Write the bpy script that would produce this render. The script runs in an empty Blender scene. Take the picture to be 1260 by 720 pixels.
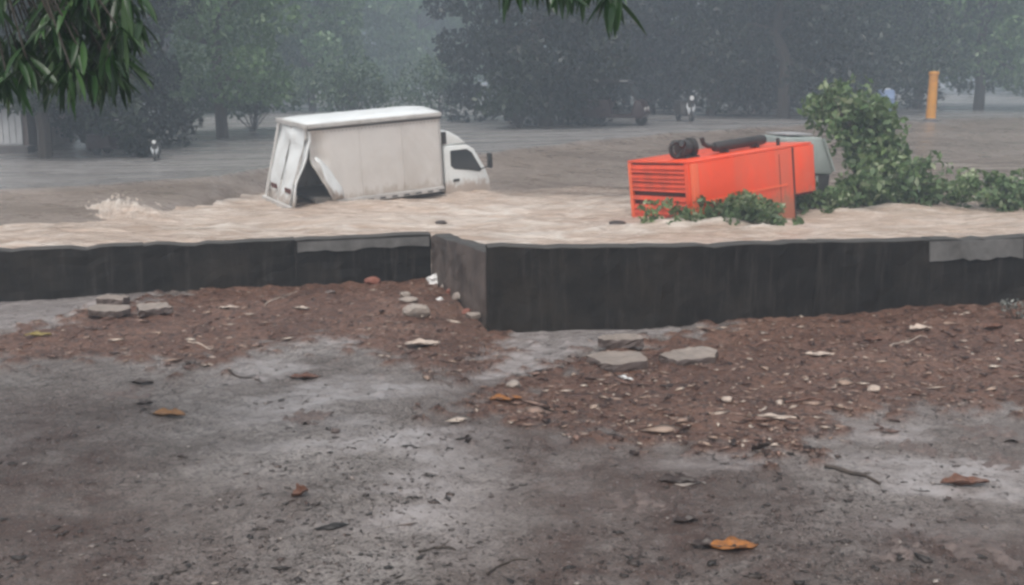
import bpy, bmesh, math, random
import numpy as np
from mathutils import Vector, Matrix
random.seed(7); rng = np.random.default_rng(7)
R = math.radians
scene = bpy.context.scene
COL = scene.collection

# ------------------------------------------------------------------ camera
CAM_H, F = 2.6, 1351.0                       # eye height (raised porch), focal length in pixels of the 1260x720 frame
PITCH = math.atan(265 / F)
cam = bpy.data.cameras.new('camera'); cam_o = bpy.data.objects.new('camera', cam); COL.objects.link(cam_o)
cam_o.location = (0, 0, CAM_H); cam_o.rotation_euler = (math.pi / 2 - PITCH, 0, 0)
cam.sensor_width = 36; cam.lens = 36 * F / 1260; cam.clip_start = .05; cam.clip_end = 2000
scene.camera = cam_o
# ------------------------------------------------------------------ sky, sun, exposure (rain, overcast)
SUN_EL, SUN_ROT = R(62), R(200)
w = bpy.data.worlds.new('World'); scene.world = w; w.use_nodes = True
nt = w.node_tree; nt.nodes.clear()
sky = nt.nodes.new('ShaderNodeTexSky'); sky.sky_type = 'NISHITA'; sky.sun_disc = False
sky.sun_elevation = SUN_EL; sky.sun_rotation = SUN_ROT; sky.air_density = 2.0; sky.dust_density = 6.0; sky.ozone_density = 1.0
hs = nt.nodes.new('ShaderNodeHueSaturation'); hs.inputs['Saturation'].default_value = .30
bg = nt.nodes.new('ShaderNodeBackground'); bg.inputs[1].default_value = .11
wo = nt.nodes.new('ShaderNodeOutputWorld')
nt.links.new(sky.outputs[0], hs.inputs['Color']); nt.links.new(hs.outputs[0], bg.inputs[0]); nt.links.new(bg.outputs[0], wo.inputs[0])
sun = bpy.data.lights.new('sun', 'SUN'); sun.energy = .7; sun.angle = R(35); sun.color = (1, .97, .93)
so = bpy.data.objects.new('sun', sun); COL.objects.link(so)
_sd = Vector((math.sin(SUN_ROT) * math.cos(SUN_EL), math.cos(SUN_ROT) * math.cos(SUN_EL), math.sin(SUN_EL)))
so.rotation_euler = _sd.to_track_quat('Z', 'Y').to_euler(); so.location = _sd * 80
vs = scene.view_settings; vs.view_transform = 'Standard'; vs.look = 'None'; vs.exposure = 0.6; vs.gamma = 1; vs.use_curve_mapping = False
scene.render.engine = 'CYCLES'; scene.cycles.use_denoising = True
scene.cycles.max_bounces = 6; scene.cycles.volume_bounces = 1; scene.cycles.filter_width = 2.8
HAZE_DENSITY = .0048

# ------------------------------------------------------------------ geometry helpers
def ray(px, py):
    u, v = (px - 630) / F, (360 - py) / F
    c, s = math.cos(PITCH), math.sin(PITCH)
    return np.array([u, c + v * s, -s + v * c])
def at(px, py, z=0.0):                       # point of the plane at height z seen at that pixel of the photograph
    d = ray(px, py); t = (z - CAM_H) / d[2]
    return Vector((d[0] * t, d[1] * t, z))
def atd(px, py, y):                          # point at forward distance y
    d = ray(px, py); t = y / d[1]
    return Vector((d[0] * t, y, CAM_H + d[2] * t))

class NoiseField:                            # cheap band-limited noise: sum of random sine waves
    def __init__(s, lo, hi, n, seed, stretch=(1, 1)):
        r = np.random.default_rng(seed); a = r.uniform(0, 2 * np.pi, n); lam = np.exp(r.uniform(np.log(lo), np.log(hi), n))
        s.kx = 2 * np.pi / lam * np.cos(a) / stretch[0]; s.ky = 2 * np.pi / lam * np.sin(a) / stretch[1]
        s.ph = r.uniform(0, 2 * np.pi, n); s.am = lam ** .9; s.am /= np.sqrt((s.am ** 2).sum() / 2)
    def __call__(s, x, y):
        o = np.zeros_like(x, dtype=float)
        for kx, ky, p, a in zip(s.kx, s.ky, s.ph, s.am): o += a * np.sin(kx * x + ky * y + p)
        return o

def link(name, me, mat=None, parent=None):
    o = bpy.data.objects.new(name, me); COL.objects.link(o)
    if mat is not None and me is not None:
        for m in (mat if isinstance(mat, (list, tuple)) else [mat]): me.materials.append(m)
    if parent: o.parent = parent
    return o
def empty(name, loc=(0, 0, 0), rot=(0, 0, 0)):
    o = bpy.data.objects.new(name, None); COL.objects.link(o); o.location = loc; o.rotation_euler = rot; o.empty_display_size = .2
    return o
def tag(o, label=None, cat=None, group=None, kind=None):
    for k, v in (('label', label), ('category', cat), ('group', group), ('kind', kind)):
        if v: o[k] = v
    return o
def mesh_np(name, V, faces, smooth=False, mats=None):
    me = bpy.data.meshes.new(name)
    if isinstance(faces, np.ndarray):
        n, k = faces.shape
        me.vertices.add(len(V)); me.vertices.foreach_set('co', np.asarray(V, dtype=np.float32).ravel())
        me.loops.add(n * k); me.loops.foreach_set('vertex_index', faces.astype(np.int32).ravel())
        me.polygons.add(n); me.polygons.foreach_set('loop_start', np.arange(0, n * k, k, dtype=np.int32))
        if mats is not None: me.polygons.foreach_set('material_index', mats.astype(np.int32))
        me.update(calc_edges=True); me.validate()
    else:
        me.from_pydata([tuple(v) for v in V], [], faces); me.update()
    if smooth: me.polygons.foreach_set('use_smooth', np.ones(len(me.polygons), dtype=bool))
    return me
def grid_mesh(name, X, Y, Z, smooth=True):
    ny, nx = X.shape; V = np.stack([X, Y, Z], -1).reshape(-1, 3)
    i = np.arange(ny * nx).reshape(ny, nx)
    f = np.stack([i[:-1, :-1], i[:-1, 1:], i[1:, 1:], i[1:, :-1]], -1).reshape(-1, 4)
    return mesh_np(name, V, f, smooth)
def attr(me, name, vals):
    a = me.attributes.new(name, 'FLOAT', 'POINT'); a.data.foreach_set('value', np.asarray(vals, dtype=np.float32).ravel())

class MB:                                    # collects simple shapes into one mesh
    def __init__(s): s.bm = bmesh.new()
    def box(s, x0, x1, y0, y1, z0, z1, bev=0, mat=None):
        r = bmesh.ops.create_cube(s.bm, size=1); vs_ = r['verts']
        for v in vs_: v.co = Vector(((x0 + x1) / 2 + v.co.x * (x1 - x0), (y0 + y1) / 2 + v.co.y * (y1 - y0), (z0 + z1) / 2 + v.co.z * (z1 - z0)))
        if mat is not None:
            for v in vs_: v.co = mat @ v.co
        if bev:
            es = {e for v in vs_ for e in v.link_edges}
            bmesh.ops.bevel(s.bm, geom=list(es), offset=bev, segments=2, affect='EDGES', profile=.5)
        return s
    def prism(s, pts, axis, a, b, bev=0):    # polygon (2D) extruded along an axis
        def mk(p, t):
            return {'y': (p[0], t, p[1]), 'x': (t, p[0], p[1]), 'z': (p[0], p[1], t)}[axis]
        A = [s.bm.verts.new(mk(p, a)) for p in pts]; B = [s.bm.verts.new(mk(p, b)) for p in pts]
        fs = [s.bm.faces.new(A), s.bm.faces.new(B[::-1])]
        n = len(pts)
        for i in range(n): fs.append(s.bm.faces.new((A[i], B[i], B[(i + 1) % n], A[(i + 1) % n])))
        bmesh.ops.recalc_face_normals(s.bm, faces=fs)
        if bev:
            es = {e for f in fs for e in f.edges}
            bmesh.ops.bevel(s.bm, geom=list(es), offset=bev, segments=2, affect='EDGES', profile=.5)
        return s
    def tube(s, pts, radii, seg=8, cap=True):
        pts = [Vector(p) for p in pts]
        if not hasattr(radii, '__len__'): radii = [radii] * len(pts)
        rings = []
        for i, p in enumerate(pts):
            d = (pts[min(i + 1, len(pts) - 1)] - pts[max(i - 1, 0)]).normalized()
            u = d.cross(Vector((0, 0, 1)) if abs(d.z) < .95 else Vector((1, 0, 0))).normalized(); v = d.cross(u)
            rings.append([s.bm.verts.new(p + (u * math.cos(t) + v * math.sin(t)) * radii[i]) for t in (2 * math.pi * k / seg for k in range(seg))])
        for a, b in zip(rings, rings[1:]):
            for k in range(seg): s.bm.faces.new((a[k], a[(k + 1) % seg], b[(k + 1) % seg], b[k]))
        if cap: s.bm.faces.new(rings[0][::-1]); s.bm.faces.new(rings[-1])
        return s
    def lathe(s, prof, centre, axis='y', seg=20):   # prof: (offset along axis, radius)
        rings = []
        for (t, r) in prof:
            ring = []
            for k in range(seg):
                a = 2 * math.pi * k / seg; c, d = r * math.cos(a), r * math.sin(a)
                ring.append(s.bm.verts.new(Vector(centre) + Vector({'y': (c, t, d), 'x': (t, c, d), 'z': (c, d, t)}[axis])))
            rings.append(ring)
        for a, b in zip(rings, rings[1:]):
            for k in range(seg): s.bm.faces.new((a[k], a[(k + 1) % seg], b[(k + 1) % seg], b[k]))
        s.bm.faces.new(rings[0][::-1]); s.bm.faces.new(rings[-1])
        return s
    def build(s, name, mat, parent=None, smooth=False):
        bmesh.ops.recalc_face_normals(s.bm, faces=s.bm.faces[:])
        me = bpy.data.meshes.new(name); s.bm.to_mesh(me); s.bm.free()
        if smooth:
            me.polygons.foreach_set('use_smooth', np.ones(len(me.polygons), dtype=bool))
            me.set_sharp_from_angle(angle=R(38))
        return link(name, me, mat, parent)
def copy_tree(o, parent=None):
    c = o.copy(); COL.objects.link(c); c.parent = parent
    for ch in o.children: copy_tree(ch, c)
    return c

# ------------------------------------------------------------------ materials
def new_mat(name):
    m = bpy.data.materials.new(name); m.use_nodes = True
    n = m.node_tree; b = n.nodes['Principled BSDF']
    return m, n, b
def ramp(n, src, stops):
    r = n.nodes.new('ShaderNodeValToRGB'); e = r.color_ramp.elements
    e[0].position, e[0].color = stops[0][0], (*stops[0][1], 1); e[1].position, e[1].color = stops[-1][0], (*stops[-1][1], 1)
    for p, c in stops[1:-1]: x = e.new(p); x.color = (*c, 1)
    n.links.new(src, r.inputs[0]); return r.outputs[0]
def noise(n, scale, detail=6, rough=.6, vec=None, dist=0):
    t = n.nodes.new('ShaderNodeTexNoise'); t.inputs['Scale'].default_value = scale; t.inputs['Detail'].default_value = detail
    t.inputs['Roughness'].default_value = rough; t.inputs['Distortion'].default_value = dist
    if vec is not None: n.links.new(vec, t.inputs['Vector'])
    return t.outputs[0]
def coords(n, scale=(1, 1, 1), obj=True):
    tc = n.nodes.new('ShaderNodeTexCoord'); mp = n.nodes.new('ShaderNodeMapping'); mp.inputs['Scale'].default_value = scale
    n.links.new(tc.outputs['Object' if obj else 'Generated'], mp.inputs[0]); return mp.outputs[0]
def mix(n, f, a, b, mode='MIX'):
    x = n.nodes.new('ShaderNodeMix'); x.data_type = 'RGBA'; x.blend_type = mode
    for sock, v in ((x.inputs['Factor'], f), (x.inputs['A'], a), (x.inputs['B'], b)):
        if isinstance(v, (int, float)): sock.default_value = v
        elif isinstance(v, tuple): sock.default_value = (*v, 1)
        else: n.links.new(v, sock)
    return x.outputs['Result']
def bump(n, b, h, strength, dist=.02):
    x = n.nodes.new('ShaderNodeBump'); x.inputs['Strength'].default_value = strength; x.inputs['Distance'].default_value = dist
    n.links.new(h, x.inputs['Height']); n.links.new(x.outputs[0], b.inputs['Normal'])
def maprange(n, v, a, b, c, d):
    x = n.nodes.new('ShaderNodeMapRange')
    for i, k in enumerate((a, b, c, d)): x.inputs[i + 1].default_value = k
    n.links.new(v, x.inputs[0]); return x.outputs[0]
def getattr_node(n, name):
    x = n.nodes.new('ShaderNodeAttribute'); x.attribute_name = name; return x.outputs['Fac']
def plain(name, col, rough=.5, var=.25, scale=3, metallic=0, dirt=None, dirt_amt=.5, stretch=(1, 1, 1), bmp=.15, transl=0):
    m, n, b = new_mat(name); v = coords(n, stretch)
    t = noise(n, scale, 7, .65, v)
    lo = tuple(c * (1 - var) for c in col); hi = tuple(min(1, c * (1 + var)) for c in col)
    c = ramp(n, t, [(.3, lo), (.7, hi)])
    if dirt:
        t2 = noise(n, scale * .6, 8, .7, v, .4); f = ramp(n, t2, [(.48, (0, 0, 0)), (.7, (dirt_amt,) * 3)])
        c = mix(n, f, c, dirt)
    n.links.new(c, b.inputs['Base Color'])
    n.links.new(maprange(n, t, .3, .7, max(.04, rough * .75), min(1, rough * 1.25)), b.inputs['Roughness'])
    b.inputs['Metallic'].default_value = metallic
    if bmp: bump(n, b, noise(n, scale * 8, 5, .6, v), bmp, .01)
    return m
def muddy(m, zlo, zhi, col=(.20, .145, .105), amt=.85):      # splashed mud, thick near the water and thinning upwards
    n = m.node_tree; b = n.nodes['Principled BSDF']; src = b.inputs['Base Color'].links[0].from_socket
    tc = n.nodes.new('ShaderNodeTexCoord'); sx = n.nodes.new('ShaderNodeSeparateXYZ'); n.links.new(tc.outputs['Object'], sx.inputs[0])
    g = maprange(n, sx.outputs['Z'], zlo, zhi, .36, -.30); t = noise(n, 7, 8, .72, coords(n, (1, 1, .45)))
    a = n.nodes.new('ShaderNodeMath'); a.operation = 'ADD'; n.links.new(g, a.inputs[0]); n.links.new(t, a.inputs[1])
    f = ramp(n, a.outputs[0], [(.52, (0, 0, 0)), (.72, (amt,) * 3)])
    n.links.new(mix(n, f, src, col), b.inputs['Base Color']); return m
def foliage(name, cols, rough=.4, transl=.35, scale=1.5, back=None):
    m, n, b = new_mat(name)
    tc = n.nodes.new('ShaderNodeNewGeometry')
    c1 = ramp(n, tc.outputs['Random Per Island'], [(0, cols[0]), (.5, cols[1]), (.85, cols[2]), (1, cols[3] if len(cols) > 3 else cols[2])])
    t = noise(n, scale * .3, 4, .6, coords(n)); c = mix(n, maprange(n, t, .38, .62, 0, .8), c1, cols[0])
    n.links.new(c, b.inputs['Base Color']); b.inputs['Roughness'].default_value = rough
    tr = n.nodes.new('ShaderNodeBsdfTranslucent'); n.links.new(c, tr.inputs[0])
    ms = n.nodes.new('ShaderNodeMixShader'); ms.inputs[0].default_value = transl
    out = n.nodes['Material Output']
    n.links.new(b.outputs[0], ms.inputs[1]); n.links.new(tr.outputs[0], ms.inputs[2]); n.links.new(ms.outputs[0], out.inputs[0])
    return m

M = {}
# yard: wet concrete with patches of reddish dirt; attribute "dirt" and "wet" say where each lies; "wet" also paints pale sky sheen
m, n, b = new_mat('wet_yard'); v = coords(n)
dirt = getattr_node(n, 'dirt'); wet = getattr_node(n, 'wet')
t1 = noise(n, 1.1, 8, .65, v, .3); t2 = noise(n, 34, 5, .75, v); t3 = noise(n, 9, 7, .75, v)
conc = ramp(n, t1, [(.3, (.145, .122, .110)), (.5, (.265, .234, .218)), (.68, (.38, .343, .325))])
film = getattr_node(n, 'film')
conc = mix(n, maprange(n, noise(n, .42, 5, .6, v), .46, .62, 0, .6), conc, (.14, .103, .088))
fn = mix(n, film, (0, 0, 0), maprange(n, noise(n, 2.4, 7, .7, v), .34, .6, .35, 1.0))
conc = mix(n, fn, conc, ramp(n, t3, [(.35, (.050, .025, .018)), (.65, (.125, .072, .056))]))
conc = mix(n, ramp(n, t3, [(.50, (0, 0, 0)), (.66, (.8,) * 3)]), conc, (.07, .055, .048))
conc = mix(n, ramp(n, t2, [(.515, (0, 0, 0)), (.61, (.9,) * 3)]), conc, (.055, .042, .038))
conc = mix(n, ramp(n, noise(n, 60, 4, .7, v), [(.58, (0, 0, 0)), (.70, (.6,) * 3)]), conc, (.42, .39, .38))
soil = ramp(n, t1, [(.3, (.080, .036, .022)), (.5, (.142, .070, .046)), (.7, (.21, .117, .082))])
soil = mix(n, ramp(n, noise(n, 14, 6, .7, v), [(.5, (0, 0, 0)), (.62, (.85,) * 3)]), soil, (.034, .018, .014))
soil = mix(n, ramp(n, noise(n, 38, 4, .7, v), [(.58, (0, 0, 0)), (.68, (.8,) * 3)]), soil, (.30, .21, .17))
col = mix(n, dirt, conc, soil)
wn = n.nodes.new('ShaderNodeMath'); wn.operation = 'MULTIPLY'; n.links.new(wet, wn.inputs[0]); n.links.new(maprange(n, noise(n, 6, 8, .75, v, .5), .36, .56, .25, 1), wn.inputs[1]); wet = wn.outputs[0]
col = mix(n, wet, col, (.315, .285, .278))  # pale tone paints the sky's reflection onto puddles and wet patches
n.links.new(col, b.inputs['Base Color'])
r0 = maprange(n, noise(n, 3.2, 7, .7, v), .35, .65, .05, .26)
rd = mix(n, dirt, r0, maprange(n, noise(n, 5, 6, .7, v), .35, .65, .22, .6)); rw = mix(n, wet, rd, (.06, .06, .06)); n.links.new(rw, b.inputs['Roughness'])
hh = mix(n, .45, t3, t2); hh = mix(n, wet, hh, (.5, .5, .5)); bump(n, b, hh, 1.0, .045)
M['yard'] = m
# far bank
m, n, b = new_mat('muddy_bank'); v = coords(n)
v9 = coords(n, (.25, 1, 1)); t1 = noise(n, .6, 8, .68, v9, .6); t2 = noise(n, 2.5, 7, .7, coords(n, (.5, 1, 1)), .5); road = getattr_node(n, 'road')
c = ramp(n, t1, [(.3, (.115, .085, .068)), (.5, (.19, .15, .122)), (.7, (.27, .22, .19))])
c = mix(n, ramp(n, t2, [(.5, (0, 0, 0)), (.7, (.6,) * 3)]), c, (.075, .056, .044))
c = mix(n, road, c, ramp(n, t2, [(.35, (.21, .195, .19)), (.65, (.31, .295, .285))]))
n.links.new(c, b.inputs['Base Color']); n.links.new(mix(n, road, maprange(n, t2, .38, .6, .12, .6), maprange(n, t1, .35, .65, .12, .4)), b.inputs['Roughness']); bump(n, b, t2, .5, .05)
M['bank'] = m
# flood water
m, n, b = new_mat('flood_water'); v = coords(n, (.12, 1, 1)); v2 = coords(n, (.17, 1, 1))
foam = getattr_node(n, 'foam')
t1 = noise(n, 1.0, 8, .68, v, .6); t2 = noise(n, 6.5, 8, .72, v2, 1.0)
c = ramp(n, t1, [(.3, (.45, .335, .26)), (.5, (.56, .43, .345)), (.7, (.65, .525, .44))])
c = mix(n, ramp(n, t2, [(.47, (0, 0, 0)), (.64, (.8,) * 3)]), c, (.68, .60, .53))
c = mix(n, ramp(n, noise(n, 4.6, 8, .72, v2, 1.5), [(.50, (0, 0, 0)), (.64, (.65,) * 3)]), c, (.27, .18, .125))
c = mix(n, getattr_node(n, 'flow'), ramp(n, t1, [(.3, (.15, .11, .085)), (.7, (.25, .195, .16))]), c)
c = mix(n, foam, c, (.78, .71, .64))
n.links.new(c, b.inputs['Base Color']); n.links.new(maprange(n, t2, .35, .65, .10, .38), b.inputs['Roughness'])
b.inputs['IOR'].default_value = 1.33
bump(n, b, noise(n, 9, 8, .74, v2, 1.0), 1.0, .08)
M['water'] = m
# wall
m, n, b = new_mat('stained_concrete'); v = coords(n)
t1 = noise(n, 1.6, 8, .7, v); t2 = noise(n, 2.2, 7, .72, coords(n, (4.5, 4.5, .45)))
c = ramp(n, t1, [(.3, (.008, .007, .0065)), (.55, (.018, .0155, .014)), (.75, (.045, .038, .033))])
c = mix(n, ramp(n, t2, [(.52, (0, 0, 0)), (.68, (.5,) * 3)]), c, (.075, .066, .060))
c = mix(n, ramp(n, noise(n, .9, 6, .7, v), [(.50, (0, 0, 0)), (.68, (.6,) * 3)]), c, (.042, .034, .027))
n.links.new(c, b.inputs['Base Color']); n.links.new(maprange(n, t1, .3, .7, .35, .7), b.inputs['Roughness']); bump(n, b, noise(n, 14, 7, .7, v), .5, .02); b.inputs['Specular IOR Level'].default_value = .22
M['wall'] = m
M['wall_top'] = plain('wet_wall_top', (.05, .045, .04), .6, .4, 5)
M['patch'] = plain('plaster_patch', (.15, .145, .14), .6, .3, 5, dirt=(.05, .045, .04), dirt_amt=.7)
M['return'] = plain('worn_lit_plaster', (.125, .098, .086), .6, .4, 3, dirt=(.035, .028, .025), dirt_amt=.95, bmp=.6)  # worn plaster, colour also lifted for the light this face catches
# vehicles
M['box_panel'] = muddy(plain('cream_panel', (.68, .65, .62), .35, .05, 1.2, dirt=(.50, .45, .40), dirt_amt=.5, bmp=.04), -.05, .5, (.40, .33, .27), .6)
M['box_white'] = muddy(plain('white_panel', (.78, .80, .80), .35, .05, 2, dirt=(.52, .50, .47), dirt_amt=.5, bmp=.05), -.05, .6, (.36, .28, .22), .8)
M['box_trim'] = plain('aluminium_trim', (.55, .53, .51), .4, .12, 4, dirt=(.2, .17, .15), dirt_amt=.5)
M['cab_white'] = muddy(plain('cab_paint', (.80, .82, .81), .22, .04, 2, dirt=(.58, .55, .51), dirt_amt=.4, bmp=.02), .0, .5, (.40, .31, .25), .8)
M['dark_in'] = plain('bare_inside', (.16, .145, .13), .8, .3, 4)
M['black'] = plain('black_rubber', (.022, .022, .022), .55, .3, 6)
M['chassis'] = plain('chassis_paint', (.04, .038, .037), .6, .4, 5)
m, n, b = new_mat('dark_glass'); b.inputs['Base Color'].default_value = (.05, .055, .058, 1); b.inputs['Roughness'].default_value = .08; M['glass'] = m
m, n, b = new_mat('lamp_red'); b.inputs['Base Color'].default_value = (.10, .025, .02, 1); b.inputs['Roughness'].default_value = .25; M['lamp'] = m
M['orange'] = muddy(plain('orange_paint', (.88, .078, .020), .32, .10, 1.2, dirt=(.62, .16, .09), dirt_amt=.6, stretch=(1, 1, .4), bmp=.05), .25, .95, (.34, .17, .10), .7)
M['orange_hi'] = plain('orange_trim', (.88, .15, .06), .35, .06, 2)
M['orange_slat'] = plain('orange_louvre', (.74, .08, .03), .42, .16, 3, dirt=(.35, .07, .04), dirt_amt=.6)
M['cavity'] = plain('louvre_gap', (.10, .02, .014), .8, .3, 4)
M['steel_dark'] = plain('sooty_steel', (.045, .042, .04), .5, .4, 5, metallic=.4)
M['palegreen'] = plain('faded_green_paint', (.30, .34, .32), .5, .12, 2, dirt=(.18, .19, .18), dirt_amt=.5)
M['maroon'] = plain('maroon_paint', (.028, .010, .011), .35, .2, 3)
M['scooter_white'] = plain('scooter_paint', (.62, .64, .66), .3, .08, 3)
M['post'] = plain('ochre_paint', (.66, .29, .03), .6, .15, 2, dirt=(.40, .13, .03), dirt_amt=.8)
M['drum'] = plain('blue_plastic', (.24, .32, .50), .5, .15, 3)
M['house'] = plain('house_render', (.30, .24, .22), .8, .2, 1.2, dirt=(.16, .11, .10), dirt_amt=.6)
M['shutter'] = plain('shutter_paint', (.62, .62, .63), .5, .1, 3)
M['roofsheet'] = plain('roof_sheet', (.36, .36, .37), .5, .2, 2)
M['paleWall'] = plain('compound_wall', (.15, .14, .14), .75, .2, .8, dirt=(.18, .15, .14), dirt_amt=.6)
# vegetation
M['bark'] = plain('bark', (.065, .052, .042), .85, .4, 6, stretch=(2, 2, .5), bmp=.6)
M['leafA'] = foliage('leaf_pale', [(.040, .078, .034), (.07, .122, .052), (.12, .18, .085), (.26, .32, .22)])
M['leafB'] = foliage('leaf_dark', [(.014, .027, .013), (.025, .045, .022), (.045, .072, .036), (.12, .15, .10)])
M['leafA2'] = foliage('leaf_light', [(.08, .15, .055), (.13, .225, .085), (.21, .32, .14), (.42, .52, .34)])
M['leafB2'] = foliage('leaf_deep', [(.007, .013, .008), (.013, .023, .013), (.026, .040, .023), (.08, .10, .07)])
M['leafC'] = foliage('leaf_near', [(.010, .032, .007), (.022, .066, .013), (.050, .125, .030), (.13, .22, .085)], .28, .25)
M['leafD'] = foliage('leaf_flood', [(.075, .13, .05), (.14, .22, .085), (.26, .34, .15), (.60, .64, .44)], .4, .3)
# litter
M['stone'] = plain('pale_stone', (.33, .28, .245), .6, .25, 9, dirt=(.2, .14, .11), dirt_amt=.6, bmp=.5)
M['slab'] = plain('broken_slab', (.27, .225, .195), .5, .22, 7, dirt=(.20, .15, .12), dirt_amt=.6, bmp=.5)
M['brick'] = plain('brick_lump', (.22, .085, .06), .7, .3, 9, bmp=.5)
M['leaf_dark'] = plain('rotten_leaf', (.035, .022, .018), .35, .4, 45)
M['leaf_brown'] = plain('brown_leaf', (.14, .06, .035), .4, .4, 45, dirt=(.05, .025, .018), dirt_amt=.7)
M['leaf_ochre'] = plain('ochre_leaf', (.22, .105, .032), .4, .3, 40, dirt=(.12, .055, .025), dirt_amt=.9)
M['leaf_orange'] = plain('orange_leaf', (.34, .125, .022), .4, .3, 40, dirt=(.10, .045, .02), dirt_amt=.95)
M['leaf_yellow'] = plain('yellow_leaf', (.24, .18, .05), .4, .3, 40)
M['stick'] = plain('wet_stick', (.05, .035, .027), .5, .4, 12, bmp=.5)
M['redstick'] = plain('red_stick', (.16, .075, .05), .5, .3, 12, bmp=.4)
M['plastic'] = plain('white_plastic', (.78, .77, .76), .35, .06, 8)
M['pale_chip'] = plain('pale_chip', (.46, .37, .31), .6, .3, 12)
M['mud'] = plain('mud', (.12, .09, .08), .45, .35, 9, bmp=.6)
m, n, b = new_mat('litter_mix'); g = n.nodes.new('ShaderNodeNewGeometry')
n.links.new(ramp(n, g.outputs['Random Per Island'], [(0, (.025, .012, .009)), (.34, (.085, .040, .028)), (.55, (.22, .13, .10)), (.84, (.36, .25, .19)), (1, (.60, .50, .42))]), b.inputs['Base Color']); b.inputs['Roughness'].default_value = .5; M['litter'] = m
m, n, b = new_mat('grit_mix'); g = n.nodes.new('ShaderNodeNewGeometry')
n.links.new(ramp(n, g.outputs['Random Per Island'], [(0, (.02, .016, .014)), (.7, (.05, .036, .03)), (.9, (.09, .055, .045)), (1, (.35, .30, .27))]), b.inputs['Base Color']); b.inputs['Roughness'].default_value = .45; M['grit'] = m

# ------------------------------------------------------------------ parapet wall line (x, y, top z, foot z), near side
def WP(px, top, bot): p = at(px, bot, 0); q = atd(px, top, p.y); return (p.x, p.y, q.z)
WL = [WP(0, 309, 371), WP(180, 302, 361), WP(365, 296, 352), WP(531, 288, 346)]
WR = [WP(600, 304, 408), WP(780, 305, 404), WP(1000, 299, 390), WP(1140, 296, 380), WP(1260, 292, 374)]
def extend(p, q, d): k = d / math.hypot(q[0] - p[0], q[1] - p[1]); return (p[0] + (p[0] - q[0]) * k, p[1] + (p[1] - q[1]) * k, p[2])
WL = [extend(WL[0], WL[1], 30)] + WL; WR = WR + [extend(WR[-1], WR[-2], 30)]
WALL = WL + WR
wx = np.array([p[0] for p in WALL]); wy = np.array([p[1] for p in WALL]); wz = np.array([p[2] for p in WALL])
WT = .22
# ------------------------------------------------------------------ yard
def poly_mask(poly, X, Y):
    inside = np.zeros(X.shape, bool); dmin = np.full(X.shape, 1e9); n_ = len(poly)
    for i in range(n_):
        (x1, y1), (x2, y2) = poly[i], poly[(i + 1) % n_]
        c = ((y1 > Y) != (y2 > Y)) & (X < (x2 - x1) * (Y - y1) / ((y2 - y1) if y2 != y1 else 1e-9) + x1); inside ^= c
        dx, dy = x2 - x1, y2 - y1; t = np.clip(((X - x1) * dx + (Y - y1) * dy) / (dx * dx + dy * dy + 1e-12), 0, 1)
        dmin = np.minimum(dmin, np.hypot(X - x1 - t * dx, Y - y1 - t * dy))
    return np.where(inside, dmin, -dmin)
def wpoly(pp): return [tuple(at(a, b_, 0)[:2]) for a, b_ in pp]
DL = wpoly([(-160, 432), (60, 402), (110, 386), (180, 372), (270, 352), (540, 328), (640, 350), (640, 395), (596, 470), (540, 462), (470, 438), (400, 414), (335, 424), (262, 454), (150, 442), (-160, 448)])
DR = wpoly([(560, 505), (600, 482), (690, 448), (765, 428), (870, 410), (900, 392), (1000, 372), (1500, 352), (1500, 520), (1260, 508), (1200, 503), (1100, 508), (1015, 528), (985, 562), (930, 562), (850, 547), (760, 543), (680, 524), (600, 520)])
PL = wpoly([(-300, 360), (0, 366), (110, 366), (180, 364), (100, 388), (45, 402), (-300, 425)])
PR = wpoly([(585, 402), (860, 402), (760, 424), (690, 444), (610, 474), (560, 470)])
xs = np.concatenate([np.linspace(-40, -7.5, 25)[:-1], np.arange(-7.5, 7.5, .035), np.linspace(7.5, 40, 25)])
tv = np.linspace(0, 1, 360) ** .9
X = np.repeat(xs[None], len(tv), 0)
yw = np.interp(xs, wx, wy) + .04
# along the return wall the yard keeps to the near (right-hand) wall line on its own side
Y = -6 + (2.5 + 6) * 0 + 0 * X
ystart = 2.2
Y = ystart + (yw[None] - ystart) * tv[:, None]
nz6 = NoiseField(.05, .13, 40, 6); nz1, nz2, nz3 = NoiseField(.5, 3, 24, 1), NoiseField(.06, .4, 40, 2), NoiseField(.15, .9, 30, 3)
edge = nz3(X, Y) * .10 + nz2(X, Y) * .05
dL, dR = poly_mask(DL, X, Y), poly_mask(DR, X, Y)
D = np.maximum(dL, dR) + edge
dirtm = np.clip((D + nz2(X, Y) * .10) / .38 + .5, 0, 1); dirtm = dirtm * dirtm * (3 - 2 * dirtm)
wet_sheen = np.clip((np.maximum(poly_mask(PL, X, Y), poly_mask(PR, X, Y)) + edge * .8) / .14 + .4, 0, 1) * (1 - dirtm)
pud = np.clip((NoiseField(.5, 2.2, 22, 11)(X, Y) - 1.15) * 2.2, 0, 1) * (1 - dirtm) * .15
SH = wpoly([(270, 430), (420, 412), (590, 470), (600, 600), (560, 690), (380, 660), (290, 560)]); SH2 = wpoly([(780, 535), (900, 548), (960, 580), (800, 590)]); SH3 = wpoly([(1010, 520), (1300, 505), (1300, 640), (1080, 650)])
sheen_paint = np.clip(np.max([poly_mask(q, X, Y) for q in (SH, SH2, SH3)], 0) / .7 + .4, 0, 1) * np.clip(NoiseField(.2, 1.4, 34, 12, (2.2, 1))(X, Y) * .9 + .45, 0, 1) * (1 - dirtm)  # broken patches where pale sky sheen is painted on the smoother concrete
wet_sheen = np.maximum(np.maximum(wet_sheen, pud), sheen_paint * .95)
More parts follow.
